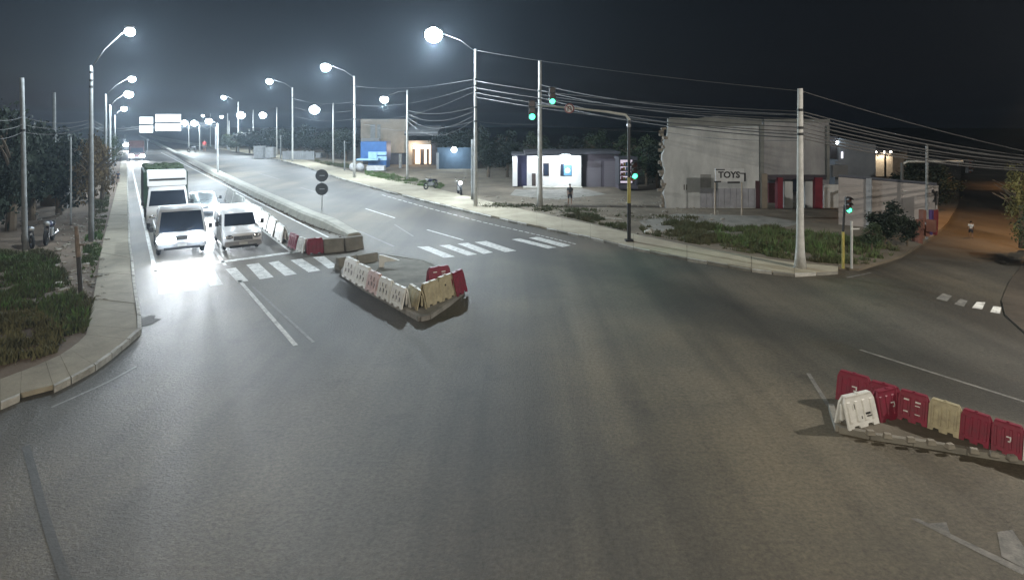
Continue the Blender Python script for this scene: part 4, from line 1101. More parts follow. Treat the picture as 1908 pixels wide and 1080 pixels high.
m = pbox(743, 287, 748, 323, Yb - 6, 0.5, o); pl = m.build('gate_pillar', POLE); tag(pl, 'pale square pillar standing left of the short street lamp', 'pillar'); pl.location = (o.x, o.y, 0)
# blue kiosk
Yk = 84.0
t, o = building('blue_kiosk', 'blue market kiosk with stacked pale blue crates and a small canopy', 702, Yk, 'kiosk')
pbox(672, 264, 720, 300, Yk + 1, 3, o).build('kiosk_body', BLUE, t)
for (x0, y0, x1, y1) in ((686, 283, 702, 299), (703, 283, 720, 289), (703, 291, 720, 299)):
    pbox(x0, y0, x1, y1, Yk + 0.6, 0.38, o).build('display_panel', BLUE_L, t)
pbox(686, 300, 720, 312, Yk + 0.7, 2.5, o).build('counter', BLUE, t)
pbox(664, 296, 704, 299, Yk - 1.0, 1.8, o).build('canopy', BLUE_L, t)
pbox(683, 309, 716, 318, Yk - 1.3, 1.2, o).build('bench', pmat('pale_box', (0.5, 0.5, 0.5)), t)
for i, (x, w_) in enumerate(((655, 7), (668, 9))):
    c = G(x + 3, 319, LOT)
    m = MB(); m.ball((0, 0, 0.6), 0.62, 10, 6, (0.9, 0.8, 1.0)); ob = m.build('cargo_bag', pmat('pale_sack', (0.45, 0.45, 0.46), 0.8, 0.3, 3, 0.4)); ob.location = c
    tag(ob, ['pale bulging sack left of the kiosk beside the banded pole', 'pale bulging sack under the kiosk canopy'][i], 'sack', 'sacks by the kiosk')
# blue-lit wall and yard lamp
Yw = 88.0
t, o = building('yard_wall', 'bluish yard wall with a bright floodlight right of the lit doorway', 850, Yw, 'wall')
pbox(815, 275, 884, 330, Yw, 0.3, o).build('wall', pmat('blue_grey_wall', (0.045, 0.07, 0.10), 0.85, 0.3, 0.8, 0.1), t)
m = MB(); c = P(846, 279, Yw - 0.8) - o
m.ball(c, 0.42, 14, 8); m.build('floodlight', LAMPLENS, t, smooth=True)
m = MB(); m.tube([c + Vector((0, 0, 0.2)), c + Vector((0, 0.8, 0.3))], 0.05, 6); m.build('bracket', STEEL, t)
L = lamp('floodlight_beam', c + Vector((0, -0.5, -0.3)), 450, (0.7, 0.88, 1.0), point=True, radius=0.2); L.parent = t
pbox(813, 285, 817, 322, Yw - 1, 0.4, o).build('gate_pillar', GREYW, t)
# corrugated fence and gate pillars
Yf = 112.0
t, o = building('corrugated_fence', 'grey corrugated metal fence behind the third street lamp', 556, Yf, 'fence')
for k in range(15):
    x = 526 + k * 4
    if x > 583: break
    pbox(x, 281 + R.uniform(0, 1.5), x + 3.6, 299, Yf + R.uniform(-0.05, 0.05), 0.08, o).build('fence_sheet', GREYW, t)
for i, (x0, y0, x1, y1, lb) in enumerate(((475, 274, 492, 292, 'left one of two pale gate pillars beside the short lamp'), (497, 276, 512, 294, 'right one of two pale gate pillars beside the short lamp'), (590, 286, 599, 299, 'small pale pillar right of the corrugated fence'))):
    a, b = P(x0, y1, 120), P(x1, y0, 120)
    m = MB(); m.box((0, 0, (b.z) / 2), (b.x - a.x, 1.2, b.z)); m.box((0, 0, b.z + 0.08), (b.x - a.x + 0.2, 1.4, 0.16))
    ob = m.build('gate_pillar', pmat('pillar_paint', (0.42, 0.43, 0.44))); ob.location = ((a.x + b.x) / 2, 120, 0)
    tag(ob, lb, 'pillar', 'gate pillars by the far pavement')
# lit shop
Ys = 61.0
t, o = building('lit_shop', 'white single-storey shop front under a bright canopy light', 1020, Ys)
pbox(982, 290, 1083, 350, Ys + 0.4, 6, o).build('wall', WHITEW, t)
pbox(978, 283, 1086, 288, Ys - 1.1, 7.5, o).build('roof', DARKW, t)
pbox(955, 291, 964, 347, Ys + 0.2, 1.0, o).build('pillar', WHITEW, t)
pbox(964, 290, 982, 347, Ys + 1.2, 5, o).build('side_room', pmat('navy_wall', (0.04, 0.04, 0.09)), t)
pbox(953, 287, 982, 290, Ys - 0.2, 6, o).build('side_roof', DARKW, t)
for (x0, y0, x1, y1, n_) in ((1012, 304, 1023, 328, 'window'), (1044, 305, 1052, 328, 'window')):
    f = pbox(x0, y0, x1, y1, Ys + 0.34, 0.08, o).build(n_, DOORM, t)
    pbox(x0 + 1.4, y0 + 1.4, x1 - 1.4, y1 - 1.4, Ys + 0.30, 0.04, o).build('pane', GLASS, f)
p_ = pbox(1050, 307, 1065, 327, Ys + 0.30, 0.08, o).build('poster', pmat('poster_blue', (0.08, 0.22, 0.35)), t)
m = MB(); c = P(1057.5, 318, Ys + 0.28) - o; m.disc((c.x, 0.28, c.z), (0, -1, 0), 0.27, 0.02, 18); m.build('poster_emblem', WHITEW, p_)
d_ = pbox(991, 323, 998, 349, Ys + 0.3, 0.12, o).build('door', DOORM, t)
pbox(975, 349, 1086, 352, Ys - 1.0, 1.5, o).build('step', CONC, t)
c = P(1054, 290, Ys - 0.7) - o
m = MB(); m.box((c.x, c.y, c.z - 0.05), (0.9, 0.3, 0.3)); m.build('canopy_light', LAMPLENS, t, bevel=0.03)
L = lamp('canopy_light_beam', (c.x, c.y - 0.2, c.z - 0.35), 520, (0.86, 0.92, 1.0), point=True, radius=0.12); L.parent = t
c2 = P(1005, 292, Ys - 0.7) - o
m = MB(); m.box((c2.x, c2.y, c2.z - 0.05), (0.5, 0.18, 0.1)); m.build('canopy_light', LAMPLENS, t, bevel=0.03)
L = lamp('canopy_light_beam', (c2.x, c2.y - 0.2, c2.z - 0.3), 160, (0.8, 0.84, 1.0), point=True, radius=0.12); L.parent = t
c3 = P(958, 297, Ys - 0.6) - o
L = lamp('side_light', (c3.x, c3.y, c3.z), 60, (0.8, 0.86, 1.0), point=True, radius=0.1); L.parent = t
m = MB(); m.box((c3.x, c3.y + 0.05, c3.z + 0.15), (0.3, 0.12, 0.08)); m.build('canopy_light', LAMPLENS, t)
# dark annexe and the lit kiosk window
t, o = building('dark_annexe', 'long dark unlit shop wing right of the bright shop', 1120, Ys + 1)
pbox(1085.5, 288, 1153, 351, Ys + 1, 6, o).build('wall', PURW, t)
pbox(1085.5, 282, 1156, 287, Ys + 0.2, 7, o).build('roof', DARKW, t)
pbox(1093, 300, 1120, 349, Ys + 0.95, 0.06, o).build('shutter', pmat('shutter_grey', (0.13, 0.12, 0.135), 0.7, 0.2, 1, 0.5, 1, stretch=(0.1, 0.1, 16)), t)
pbox(1126, 300, 1149, 349, Ys + 0.95, 0.06, o).build('shutter', MATS['shutter_grey'], t)
Yl = 58.0
t, o = building('snack_booth', 'small booth with lit shelves of goods behind the traffic signal pole', 1170, Yl, 'booth')
for (x0, y0, x1, y1) in ((1153, 296, 1156, 345), (1185, 296, 1188, 345)):
    pbox(x0, y0, x1, y1, Yl, 2, o).build('wall', DARKW, t)
pbox(1153, 293, 1188, 298, Yl - 0.3, 2.6, o).build('roof', DARKW, t)
pbox(1156, 298, 1185, 344, Yl + 1.8, 0.1, o).build('lit_back_wall', emat('booth_glow', (0.85, 0.75, 0.9), 0.8), t)
for k, yy in enumerate((309, 318, 327, 336)):
    sh = pbox(1156, yy, 1185, yy + 1.2, Yl + 0.6, 1.2, o).build('shelf', DOORM, t)
    for j in range(6):
        x = 1157 + j * 4.6 + R.uniform(0, 1)
        pbox(x, yy - R.uniform(4, 7), x + 3, yy, Yl + 0.7, 0.3, o).build('goods', pmat('goods_%d' % (j % 4), [(0.4, 0.1, 0.06), (0.5, 0.4, 0.1), (0.1, 0.3, 0.5), (0.5, 0.5, 0.5)][j % 4]), sh)
pbox(1153, 344, 1188, 352, Yl, 2, o).build('counter', PURW, t)
# ruined white warehouse
Yr = 46.0
t, o = building('ruined_warehouse', 'large pale ruined warehouse with a jagged broken left end', 1330, Yr)
OLDW = pmat('stained_white_wall', (0.64, 0.66, 0.66), 0.9, 0.4, 0.55, 0.4, 8, second=(0.36, 0.38, 0.385), stretch=(1, 1, 0.45))
OLDT = pmat('dark_wall_top', (0.22, 0.23, 0.22), 0.9, 0.3, 0.6, 0.25, 8)  # grey darker than the stained walls, used on parapets, pillar and pipe
jag = [(1241, 388), (1239, 372), (1236, 360), (1240, 347), (1235, 332), (1239, 318), (1234, 303), (1233, 290), (1239, 276), (1236, 265), (1243, 252), (1245, 236)]
pts = jag + [(1420, 236), (1420, 388)]
q = [((P(x, y, Yr) - o).x, (P(x, y, Yr) - o).z) for x, y in pts]
m = MB(); m.prism(q, 'y', 0, 0.35); m.build('broken_wall', OLDW, t)
q2 = [((P(x, y, Yr) - o).x, (P(x, y, Yr) - o).z) for x, y in ((1245, 222), (1250, 219), (1300, 221), (1330, 216), (1420, 222), (1420, 235.6), (1245, 235.6))]
m = MB(); m.prism(q2, 'y', 0.02, 0.37); m.build('parapet', OLDT, t)
# broken masonry end with rough bricks
BRK = pmat('rubble_brick', (0.25, 0.22, 0.18), 0.9, 0.4, 3, 0.4)
bm_brick = MB().box((0, 0, 0), (0.42, 0.3, 0.24)).mesh('brick', BRK, 0.03)
for k in range(26):
    z = 0.3 + k * 0.24
    ob = link('brick', bm_brick, t); x = (P(1237 + R.uniform(-3.5, 4.5), 300, Yr) - o).x
    ob.location = (x, R.uniform(0.1, 0.5), z); ob.rotation_euler = (R.uniform(-0.1, 0.1), R.uniform(-0.1, 0.1), R.uniform(-0.5, 0.5)); ob.scale = (R.uniform(0.7, 1.4), 1, R.uniform(0.8, 1.2))
pbox(1262, 343, 1267.5, 354, Yr - 0.02, 0.1, o).build('vent_slot', DOORM, t) if False else None
for x in (1274, 1278.5):
    pbox(x, 344, x + 1.8, 354, Yr - 0.02, 0.1, o).build('vent_slot', DOORM, t)
pbox(1305, 325, 1325, 350, Yr - 0.015, 0.1, o).build('patched_panel', pmat('grey_patch', (0.25, 0.255, 0.25), 0.9), t)
for k in range(10):
    x = 1305 + k * 11.2
    pbox(x, 351, x + 10.6, 386, Yr - 0.05 - 0.015 * (k % 2), 0.1, o).build('metal_sheet', pmat('zinc_sheet', (0.34, 0.35, 0.39), 0.6, 0.25, 1.2, 0.1), t)
pbox(1417, 232, 1424, 390, Yr - 0.25, 0.5, o).build('pillar', OLDT, t)
# right half: storefront with red columns
Yr2 = 45.75
t, o = building('storefront', 'derelict storefront with red columns and dark doorways right of the warehouse', 1480, Yr2)
pbox(1424, 228, 1545, 326, Yr2 + 0.3, 6, o).build('upper_wall', pmat('stained_grey_wall', (0.46, 0.47, 0.48), 0.9, 0.3, 0.55, 0.35, 8, second=(0.25, 0.255, 0.265), stretch=(1, 1, 0.4)), t)
pbox(1424, 222, 1547, 228, Yr2 + 0.2, 6.3, o).build('parapet', OLDT, t)
pbox(1424, 326, 1545, 335, Yr2 + 0.1, 2, o).build('lintel', PURW, t)
pbox(1424, 335, 1545, 396, Yr2 + 3.5, 0.3, o).build('recess_wall', pmat('recess_paint', (0.36, 0.36, 0.38), 0.9), t)
REDP = pmat('red_column_paint', (0.17, 0.016, 0.03), 0.6, 0.25, 1.5, 0.1)
for x0, x1 in ((1449, 1459), (1519, 1533)):
    c_ = pbox(x0, 331, x1, 400, Yr2 - 0.1, 0.45, o).build('column', REDP, t)
pbox(1409, 337, 1419, 388, Yr2 + 0.1, 0.3, o).build('door', pmat('dark_red_door', (0.06, 0.02, 0.025), 0.7), t)
pbox(1420, 324, 1430, 392, Yr2 - 0.05, 0.35, o).build('pillar', TANW, t)
pbox(1432, 341, 1446, 391, Yr2 + 3.3, 0.15, o).build('door', pmat('maroon_door', (0.12, 0.035, 0.04), 0.7), t)
pbox(1462, 338, 1477, 394, Yr2 + 0.1, 0.3, o).build('wall_panel', OLDW, t)
pbox(1478, 333, 1489, 357, Yr2 + 0.1, 0.3, o).build('window', GLASS, t)
pbox(1500, 338, 1517, 394, Yr2 + 0.3, 0.3, o).build('wall_panel', OLDW, t)
pbox(1535, 344, 1566, 396, Yr2 + 0.3, 0.3, o).build('wall_panel', OLDW, t)
pbox(1541, 235, 1546, 335, Yr2 - 0.05, 0.3, o).build('drain_pipe', OLDT, t)
pbox(1424, 398, 1545, 405, Yr2 - 0.6, 2.5, o).build('step', CONC_D, t)
# signboard on two posts: letters TOYS
Bs = G(1334, 397, LOT); Be = G(1383, 405, LOT)
Yt = (Bs.y + Be.y) / 2
t = thing('signboard', 'white signboard lettered TOYS on two thin posts before the warehouse', 'sign', (0, 0, 0))
a, b = P(1330, 339, Yt), P(1388, 314, Yt)
t.location = ((a.x + b.x) / 2, Yt, LOT)
o = t.location.copy()
m = MB(); m.box((0, 0, (a.z + b.z) / 2 - o.z), (b.x - a.x - 0.2, 0.08, b.z - a.z)); sb = m.build('board', pmat('signboard_white', (0.50, 0.52, 0.53), 0.6, 0.2, 2, 0.05), t)
for x in (1333, 1383):
    m = MB(); pp = P(x, 315, Yt); m.tube([(pp.x - o.x, 0.1, 0), (pp.x - o.x, 0.1, pp.z - o.z)], 0.055, 8); m.build('post', pmat('tan_post', (0.36, 0.31, 0.25)), t)
for (x0, y0, x1, y1) in ((1330, 337, 1343, 339.6), (1355, 338, 1378, 341.5), (1333, 315, 1350, 317), (1378, 322, 1389, 324), (1386, 322, 1389, 338)):
    pa, pb = P(x0, y1, Yt), P(x1, y0, Yt)
    m = MB(); m.box(((pa.x + pb.x) / 2 - o.x, -0.06, (pa.z + pb.z) / 2 - o.z), (pb.x - pa.x, 0.03, pb.z - pa.z)); m.build('border_stroke', BLACKP, sb)
cu = bpy.data.curves.new('lettering', 'FONT'); cu.body = 'TOYS'; cu.size = 0.62; cu.extrude = 0.012; cu.align_x = 'CENTER'; cu.offset = 0.02
cu.materials.append(BLACKP)
tmp_ = bpy.data.objects.new('lettering_curve', cu); COL.objects.link(tmp_); bpy.context.view_layer.update(); tme = bpy.data.meshes.new_from_object(tmp_.evaluated_get(bpy.context.evaluated_depsgraph_get())); bpy.data.objects.remove(tmp_)
if not tme.materials: tme.materials.append(BLACKP)
co_ = bpy.data.objects.new('lettering', tme); COL.objects.link(co_); co_.parent = sb; co_.rotation_euler = (PI / 2, 0, 0)
pz = P(1358, 331, Yt); co_.location = (pz.x - o.x, -0.055, pz.z - o.z)
# white perimeter wall along the side road, house behind, lit arcade
a0, a1 = G(1562, 418, LOT), G(1746, 436, LOT)
t = thing('perimeter_wall', 'long pale perimeter wall beside the side road behind the bush', 'wall', a0)
d = a1 - a0; nrm = Vector((-d.y, d.x, 0)).normalized()
ztop0, ztop1 = HZ(330, a0.y), HZ(346, a1.y)
N = 3
WALLP = pmat('pinkish_wall', (0.30, 0.265, 0.24), 0.9, 0.2, 0.5, 0.15, 8)
for k in range(N):
    p0, p1 = d * (k / N) + d.normalized() * 0.01, d * ((k + 1) / N) - d.normalized() * 0.01
    z0_, z1_ = ztop0 + (ztop1 - ztop0) * k / N - LOT, ztop0 + (ztop1 - ztop0) * (k + 1) / N - LOT
    m = MB(); vs = []
    for off in (0, 0.25):
        vs += [p0 + nrm * off, p1 + nrm * off, p1 + nrm * off + Vector((0, 0, z1_)), p0 + nrm * off + Vector((0, 0, z0_))]
    m.add(vs, [(0, 1, 2, 3), (7, 6, 5, 4), (0, 4, 5, 1), (1, 5, 6, 2), (2, 6, 7, 3), (3, 7, 4, 0)])
    m.build('wall_panel', WALLP, t)
    m = MB(); m.box(((p0.x) - nrm.x * 0.06, (p0.y) - nrm.y * 0.06, (z0_ + 0.1) / 2), (0.3, 0.3, z0_ + 0.1), math.atan2(d.y, d.x)); m.build('pier', GREYW, t) if k == 1 else None
m = MB(); p0, p1 = Vector((0, 0, ztop0 - LOT + 0.06)) + nrm * 0.12, d + Vector((0, 0, ztop1 - LOT + 0.06)) + nrm * 0.12
m.tube([p0, p1], 0.12, 6); m.build('coping', DARKW, t)
Yh = 52.0
t, o = building('blue_grey_house', 'bluish grey upper storey with sloping roof line beyond the storefront', 1600, Yh)
q = [((P(x, y, Yh) - o).x, (P(x, y, Yh) - o).z) for x, y in ((1562, 257), (1632, 270), (1632, 415), (1556, 415), (1556, 300), (1562, 300))]
m = MB(); m.prism(q, 'y', 0, 7); m.build('wall', pmat('blue_grey_render', (0.24, 0.27, 0.31), 0.9, 0.2, 0.6, 0.1), t)
pbox(1547, 254, 1561, 296, Yh + 0.2, 5, o).build('dark_gap', DARKW, t)
pbox(1552, 308, 1580, 330, Yh - 1.5, 1.4, o).build('balcony', GREYW, t)
pbox(1568, 283, 1571, 295, Yh - 0.06, 0.1, o).build('lit_slot', emat('slot_glow', (0.9, 0.9, 1.0), 1.6), t)
c = P(1560, 266, Yh - 0.3) - o
m = MB(); m.ball(c, 0.13, 10, 6); m.build('wall_lamp', LAMPLENS, t)
Ya = 58.0
t, o = building('arcade_house', 'house far back with warm lit arches above the perimeter wall', 1650, Ya)
pbox(1630, 277, 1690, 420, Ya + 2.5, 5, o).build('wall', pmat('arcade_wall', (0.32, 0.27, 0.22), 0.9), t)
pbox(1630, 276, 1700, 281, Ya - 0.2, 3, o).build('roof', DARKW, t)
for i, x in enumerate((1637, 1653, 1665)):
    m = MB(); pp = P(x, 300, Ya) - o; zt = HZ(285, Ya)
    arch = [(-0.42, HZ(330, Ya)), (-0.42, zt - 0.4), (-0.28, zt - 0.1), (0, zt), (0.28, zt - 0.1), (0.42, zt - 0.4), (0.42, HZ(330, Ya))]
    m.prism([(pp.x + ax, az) for ax, az in arch], 'y', 0.8, 0.95); m.build('arch', pmat('arch_cream', (0.6, 0.52, 0.42), 0.8), t)
    L = lamp('arch_lamp', (pp.x, 0.35, zt - 0.05), [70, 70, 25][i], (1.0, 0.85, 0.65), target=(pp.x, 1.2, zt - 4), angle=120, radius=0.05); L.parent = t
    m = MB(); m.ball((pp.x, 0.45, zt + 0.06), 0.11, 10, 6); m.build('arch_lamp_bulb', emat('warm_bulb', (1.0, 0.9, 0.75), 12), t)
# banner on the corner post
B = G(1727, 445, LOT); s4 = F / B.y
t = thing('banner', 'tall torn banner in white, violet and red hanging on the side road corner', 'banner', B)
m = MB(); m.tube([(0, 0, 0), (0, 0, 175 / s4)], 0.07, 8); m.build('post', POLE_D, t)
def cloth(x0, x1, z0, z1, mat, nm, yo):
    m = MB(); vs = []; fs = []; nx, nz_ = 6, 8
    for j in range(nz_ + 1):
        for i in range(nx + 1):
            u_, v_ = i / nx, j / nz_
            vs.append((x0 + (x1 - x0) * u_, yo + 0.06 * math.sin(u_ * 9 + v_ * 2), z0 + (z1 - z0) * v_))
    for j in range(nz_):
        for i in range(nx):
            fs.append((j * (nx + 1) + i, j * (nx + 1) + i + 1, (j + 1) * (nx + 1) + i + 1, (j + 1) * (nx + 1) + i))
    m.add(vs, fs); ob = m.build(nm, mat, t); so = ob.modifiers.new('thick', 'SOLIDIFY'); so.thickness = 0.02; return ob
cloth(0.08, 18 / s4, 55 / s4, 100 / s4, pmat('banner_white', (0.26, 0.24, 0.23)), 'banner_top', -0.1)
cloth(0.08, 9 / s4, 8 / s4, 55 / s4, pmat('banner_violet', (0.07, 0.04, 0.14)), 'banner_lower', -0.1)
cloth(9.3 / s4, 18 / s4, 8 / s4, 55 / s4, pmat('banner_red', (0.17, 0.025, 0.03)), 'banner_lower', -0.1)
m = MB()
m.tube([(0.2, -0.2, 92 / s4), (0.35, -0.2, 80 / s4), (0.25, -0.2, 70 / s4)], 0.06, 5); m.tube([(0.42, -0.2, 90 / s4), (0.40, -0.2, 64 / s4)], 0.05, 5); m.build('banner_print', BLACKP, t)
# hanging clothes/boards heap near the corner
c = G(1712, 450, LOT)
m = MB(); 
for k in range(14):
    m.box((R.uniform(-0.5, 0.5), R.uniform(-0.3, 0.3), R.uniform(0.2, 1.5)), (R.uniform(0.2, 0.5), 0.2, R.uniform(0.3, 0.7)), R.uniform(0, 3))
ob = m.build('scrap_heap', pmat('scrap_red', (0.16, 0.07, 0.05), 0.9)); ob.location = c
tag(ob, 'reddish heap of boards against the corner post of the side road', 'scrap heap')
# distant lights of the side road
for i, (x, y, Y) in enumerate(((1866, 339, 120), (1857, 347, 115), (3, 297, 60))):
    p = P(x, y, Y)
    t = thing('wall_light', ['pair of distant white lights in the side road, upper one', 'pair of distant white lights in the side road, lower one', 'white light at the left picture edge among the trees'][i], 'light', (p.x, p.y, 0))
    m = MB(); m.ball((0, 0, p.z), 0.3 if i < 2 else 0.22, 10, 6); m.build('bulb', LAMPLENS, t)
    m = MB(); m.tube([(0, 0.1, -0.0), (0, 0.1, p.z + 0.4)], 0.06, 6); m.build('post', POLE_D, t)
# left: hut wall with yellow sheet and white posts, red-brown heap
t = thing('roadside_stall', 'low stall with a yellow sheet under the left trees', 'stall', G(84, 385, LOT))
m = MB(); m.box((0, 0.4, 0.75), (1.2, 0.3, 1.5)); m.build('stall_wall', pmat('stall_tan', (0.42, 0.30, 0.18)), t)
m = MB(); m.box((0, 0, 1.75), (1.5, 1.1, 0.5), 0.2, 0.8); m.build('yellow_sheet', pmat('yellow_canvas', (0.62, 0.50, 0.04), 0.7, 0.3, 3, 0.4), t)
for i, (x, y, hh) in enumerate(((108, 390, 45), (124, 388, 42))):
    c = G(x, y, LOT); h = hh * c.y / F
    m = MB(); m.box((0, 0, h / 2), (0.24, 0.2, h), 0, 0.85)
    ob = m.build('white_post', pmat('white_post_paint', (0.5, 0.5, 0.5))); ob.location = c; ob.rotation_euler[1] = [-0.05, 0.08][i]
    tag(ob, ['left one of two white posts under the left trees', 'right one of two white posts under the left trees, slightly tilted'][i], 'post', 'white posts under the trees')

# ------------------------------------------------------------------ overhead cables
def cable(pts, label, sag=0.35, r=0.016):
    m = MB(); allp = []
    for i in range(len(pts) - 1):
        a, b = pts[i], pts[i + 1]
        n = 14
        for k in range(n + (1 if i == len(pts) - 2 else 0)):
            t_ = k / n
            p = a.lerp(b, t_); p = p - Vector((0, 0, sag * 4 * t_ * (1 - t_))); allp.append(p)
    m.tube(allp, r, 5); o = m.build('overhead_cable', WIRE)
    tag(o, label, 'cable', 'overhead cables')
Y8 = G(886, 384, LOT).y; Y10 = G(1006, 385, LOT).y; Y14 = G(1491, 499, LOT).y; Y6 = G(660, 331, LOT).y; Y7 = G(759, 334, LOT).y; Y5 = G(545, 301, LOT).y
cable([P(881, 93, Y8), P(1494, 170, Y14), P(2020, 305, 30)], 'highest overhead cable, from the tallest lamp to the right edge', 0.2)
for i, (y8, y14, ye) in enumerate(((150, 208, 292), (163, 222, 297), (172, 238, 303), (180, 246, 306))):
    cable([P(882, y8, Y8), P(1494, y14, Y14), P(2020, ye + 8, 31)], ['second highest overhead cable on the thick corner pole', 'third overhead cable down on the thick corner pole', 'fourth overhead cable down on the thick corner pole', 'fifth overhead cable down on the thick corner pole'][i], 0.35, 0.022)
for i, (y10, y14, ye) in enumerate(((158, 214, 296), (168, 229, 300), (182, 252, 309), (190, 258, 312))):
    cable([P(1006, y10, Y10), P(1494, y14, Y14), P(2020, ye + 8, 30.5)], ['thick cable of the corner bundle just under the second highest', 'thick cable of the corner bundle in the middle', 'thick cable of the corner bundle below the middle', 'lowest thick cable of the corner bundle'][i], 0.4, 0.03)
cable([P(1006, 176, Y10), P(1494, 215, Y14)], 'overhead cable tied between the plain pole and the thick corner pole', 0.3)
cable([P(883, 226, Y8), P(1006, 232, Y10), P(1240, 246, Yr)], 'low single cable running to the warehouse corner', 0.1)
cable([P(1240, 246, Yr), P(1494, 262, Y14)], 'low single cable crossing the warehouse front', 0.2, 0.014)
for i, (y6, y8) in enumerate(((160, 148), (195, 162), (222, 172), (222, 226))):
    cable([P(659, y6, Y6), P(882, y8, Y8)], ['top cable between the two nearest banded poles', 'middle cable between the two nearest banded poles', 'lower cable between the two nearest banded poles', 'slack lowest cable between the two nearest banded poles'][i], 0.5 + 0.2 * i, 0.013)
for i in range(4):
    cable([P(758, 205 + 6 * i, Y7), P(882, 200 + 8 * i, Y8)], ['looping cable above the lit doorway, topmost', 'looping cable above the lit doorway, second', 'looping cable above the lit doorway, third', 'looping cable above the lit doorway, lowest'][i], 0.5 + 0.35 * i, 0.016)
for i in range(3):
    cable([P(543, 182 + 16 * i, Y5), P(659, 190 + 16 * i, Y6)], ['upper cable between the corrugated fence and kiosk poles', 'middle cable between the corrugated fence and kiosk poles', 'lower cable between the corrugated fence and kiosk poles'][i], 0.6, 0.016)
Y4 = G(47, 466, LOT).y; Y17 = G(170, 450, LOT).y
for i in range(3):
    cable([P(-60, 205 + 22 * i, Y4 - 6), P(42, 218 + 14 * i, Y4), P(171, 222 + 6 * i, Y17 + 3), P(205, 232 + 4 * i, 80)], ['left cable past the leaning pole, upper', 'left cable past the leaning pole, middle', 'left cable past the leaning pole, lower'][i], 0.3, 0.014)

# ------------------------------------------------------------------ trees, bushes, grass
CROWNS = {}
def crown_mesh(kind, mat, seed, clumps=34, per=95, leaf=0.30):
    r = random.Random(seed); m = MB()
    for c in range(clumps):
        while True:
            p = Vector((r.uniform(-1, 1), r.uniform(-1, 1), r.uniform(-1, 1)))
            if p.length < 1: break
        p = p * (0.55 + 0.45 * r.random())
        rad = r.uniform(0.18, 0.38)
        for k in range(per):
            d = Vector((r.gauss(0, 1), r.gauss(0, 1), r.gauss(0, 0.8)))
            q = p + d * rad * 0.5
            a = Vector((r.uniform(-1, 1), r.uniform(-1, 1), r.uniform(-0.6, 0.6))).normalized(); b = a.cross(Vector((r.uniform(-1, 1), r.uniform(-1, 1), r.uniform(-1, 1)))).normalized()
            s = leaf * r.uniform(0.5, 1.2) * 0.28
            m.add([q - a * s, q + b * s * 0.5, q + a * s, q - b * s * 0.5], [(0, 1, 2, 3)])
    return m.mesh(kind, mat)
CR = [crown_mesh('crown', LEAF_D, 1), crown_mesh('crown', LEAF_D, 2, 40, 80), crown_mesh('crown', LEAF, 3, 30, 80, 0.24), crown_mesh('crown', LEAF_B, 4, 34, 80, 0.24)]
CR.append(crown_mesh('crown', LEAF_LIT, 5, 30, 80, 0.24))
TRK = []
for sd_ in range(2):
    r = random.Random(sd_ + 40); m = MB()
    m.tube([(0, 0, 0), (r.uniform(-0.05, 0.05), 0.02, 0.35), (r.uniform(-0.08, 0.08), 0, 0.62), (0, 0, 0.85)], [0.035, 0.028, 0.02, 0.008], 8)
    for k in range(6):
        a = r.uniform(0, 6.28); z = r.uniform(0.35, 0.6)
        m.tube([(0, 0, z), (0.14 * math.cos(a), 0.14 * math.sin(a), z + 0.12), (0.27 * math.cos(a), 0.27 * math.sin(a), z + 0.2)], [0.015, 0.011, 0.004], 5)
    TRK.append(m.mesh('trunk', BARK))
def tree(loc, h, wd, label, kind=0, group='trees', low=0.1):
    t = thing('tree', label, 'tree', loc, R.uniform(0, 6), group)
    o = link('trunk', TRK[R.randrange(2)], t); o.scale = (h, h, h)
    c = link('crown', CR[kind], t); hh = h * (1 - low) / 2
    c.location = (0, 0, h - hh * 0.96); c.scale = (wd / 2, wd / 2, hh)
    return t
gT = 'trees left of the road'
lt = [((20, 430), 150, 80, 0), ((60, 410), 200, 90, 1), ((110, 400), 215, 80, 0), ((140, 372), 225, 70, 1), ((5, 400), 180, 90, 1), ((85, 375), 190, 90, 0)]
ll = ['dark tree at the left picture edge in front of the others', 'dark tree between the leaning pole and the parked motorcycle', 'dark tree above the two white posts', 'dark tree left of the brownish bushy one', 'tall dark tree farthest left behind the edge tree', 'dark tall tree behind the yellow stall']
for i, ((x, y), ty, wpx, k) in enumerate(lt):
    B = G(x, y, LOT); tree(B, HZ(ty + 30, B.y) - LOT, wpx * 1.25 * B.y / F, ll[i], k, gT, 0.02)
B = G(172, 400, LOT); tree(B, HZ(245, B.y) - LOT, 62 * B.y / F, 'brownish leafy tree beside the nearest left lamp post', 3, gT, 0.04)
B = G(190, 372, LOT); tree(B, HZ(262, B.y) - LOT, 45 * B.y / F, 'smaller brownish tree behind the second left lamp post', 3, gT, 0.02)
B = G(205, 330, LOT); tree(B, HZ(250, B.y) - LOT, 45 * B.y / F, 'dim tree far along the left pavement', 2, gT, 0.2)
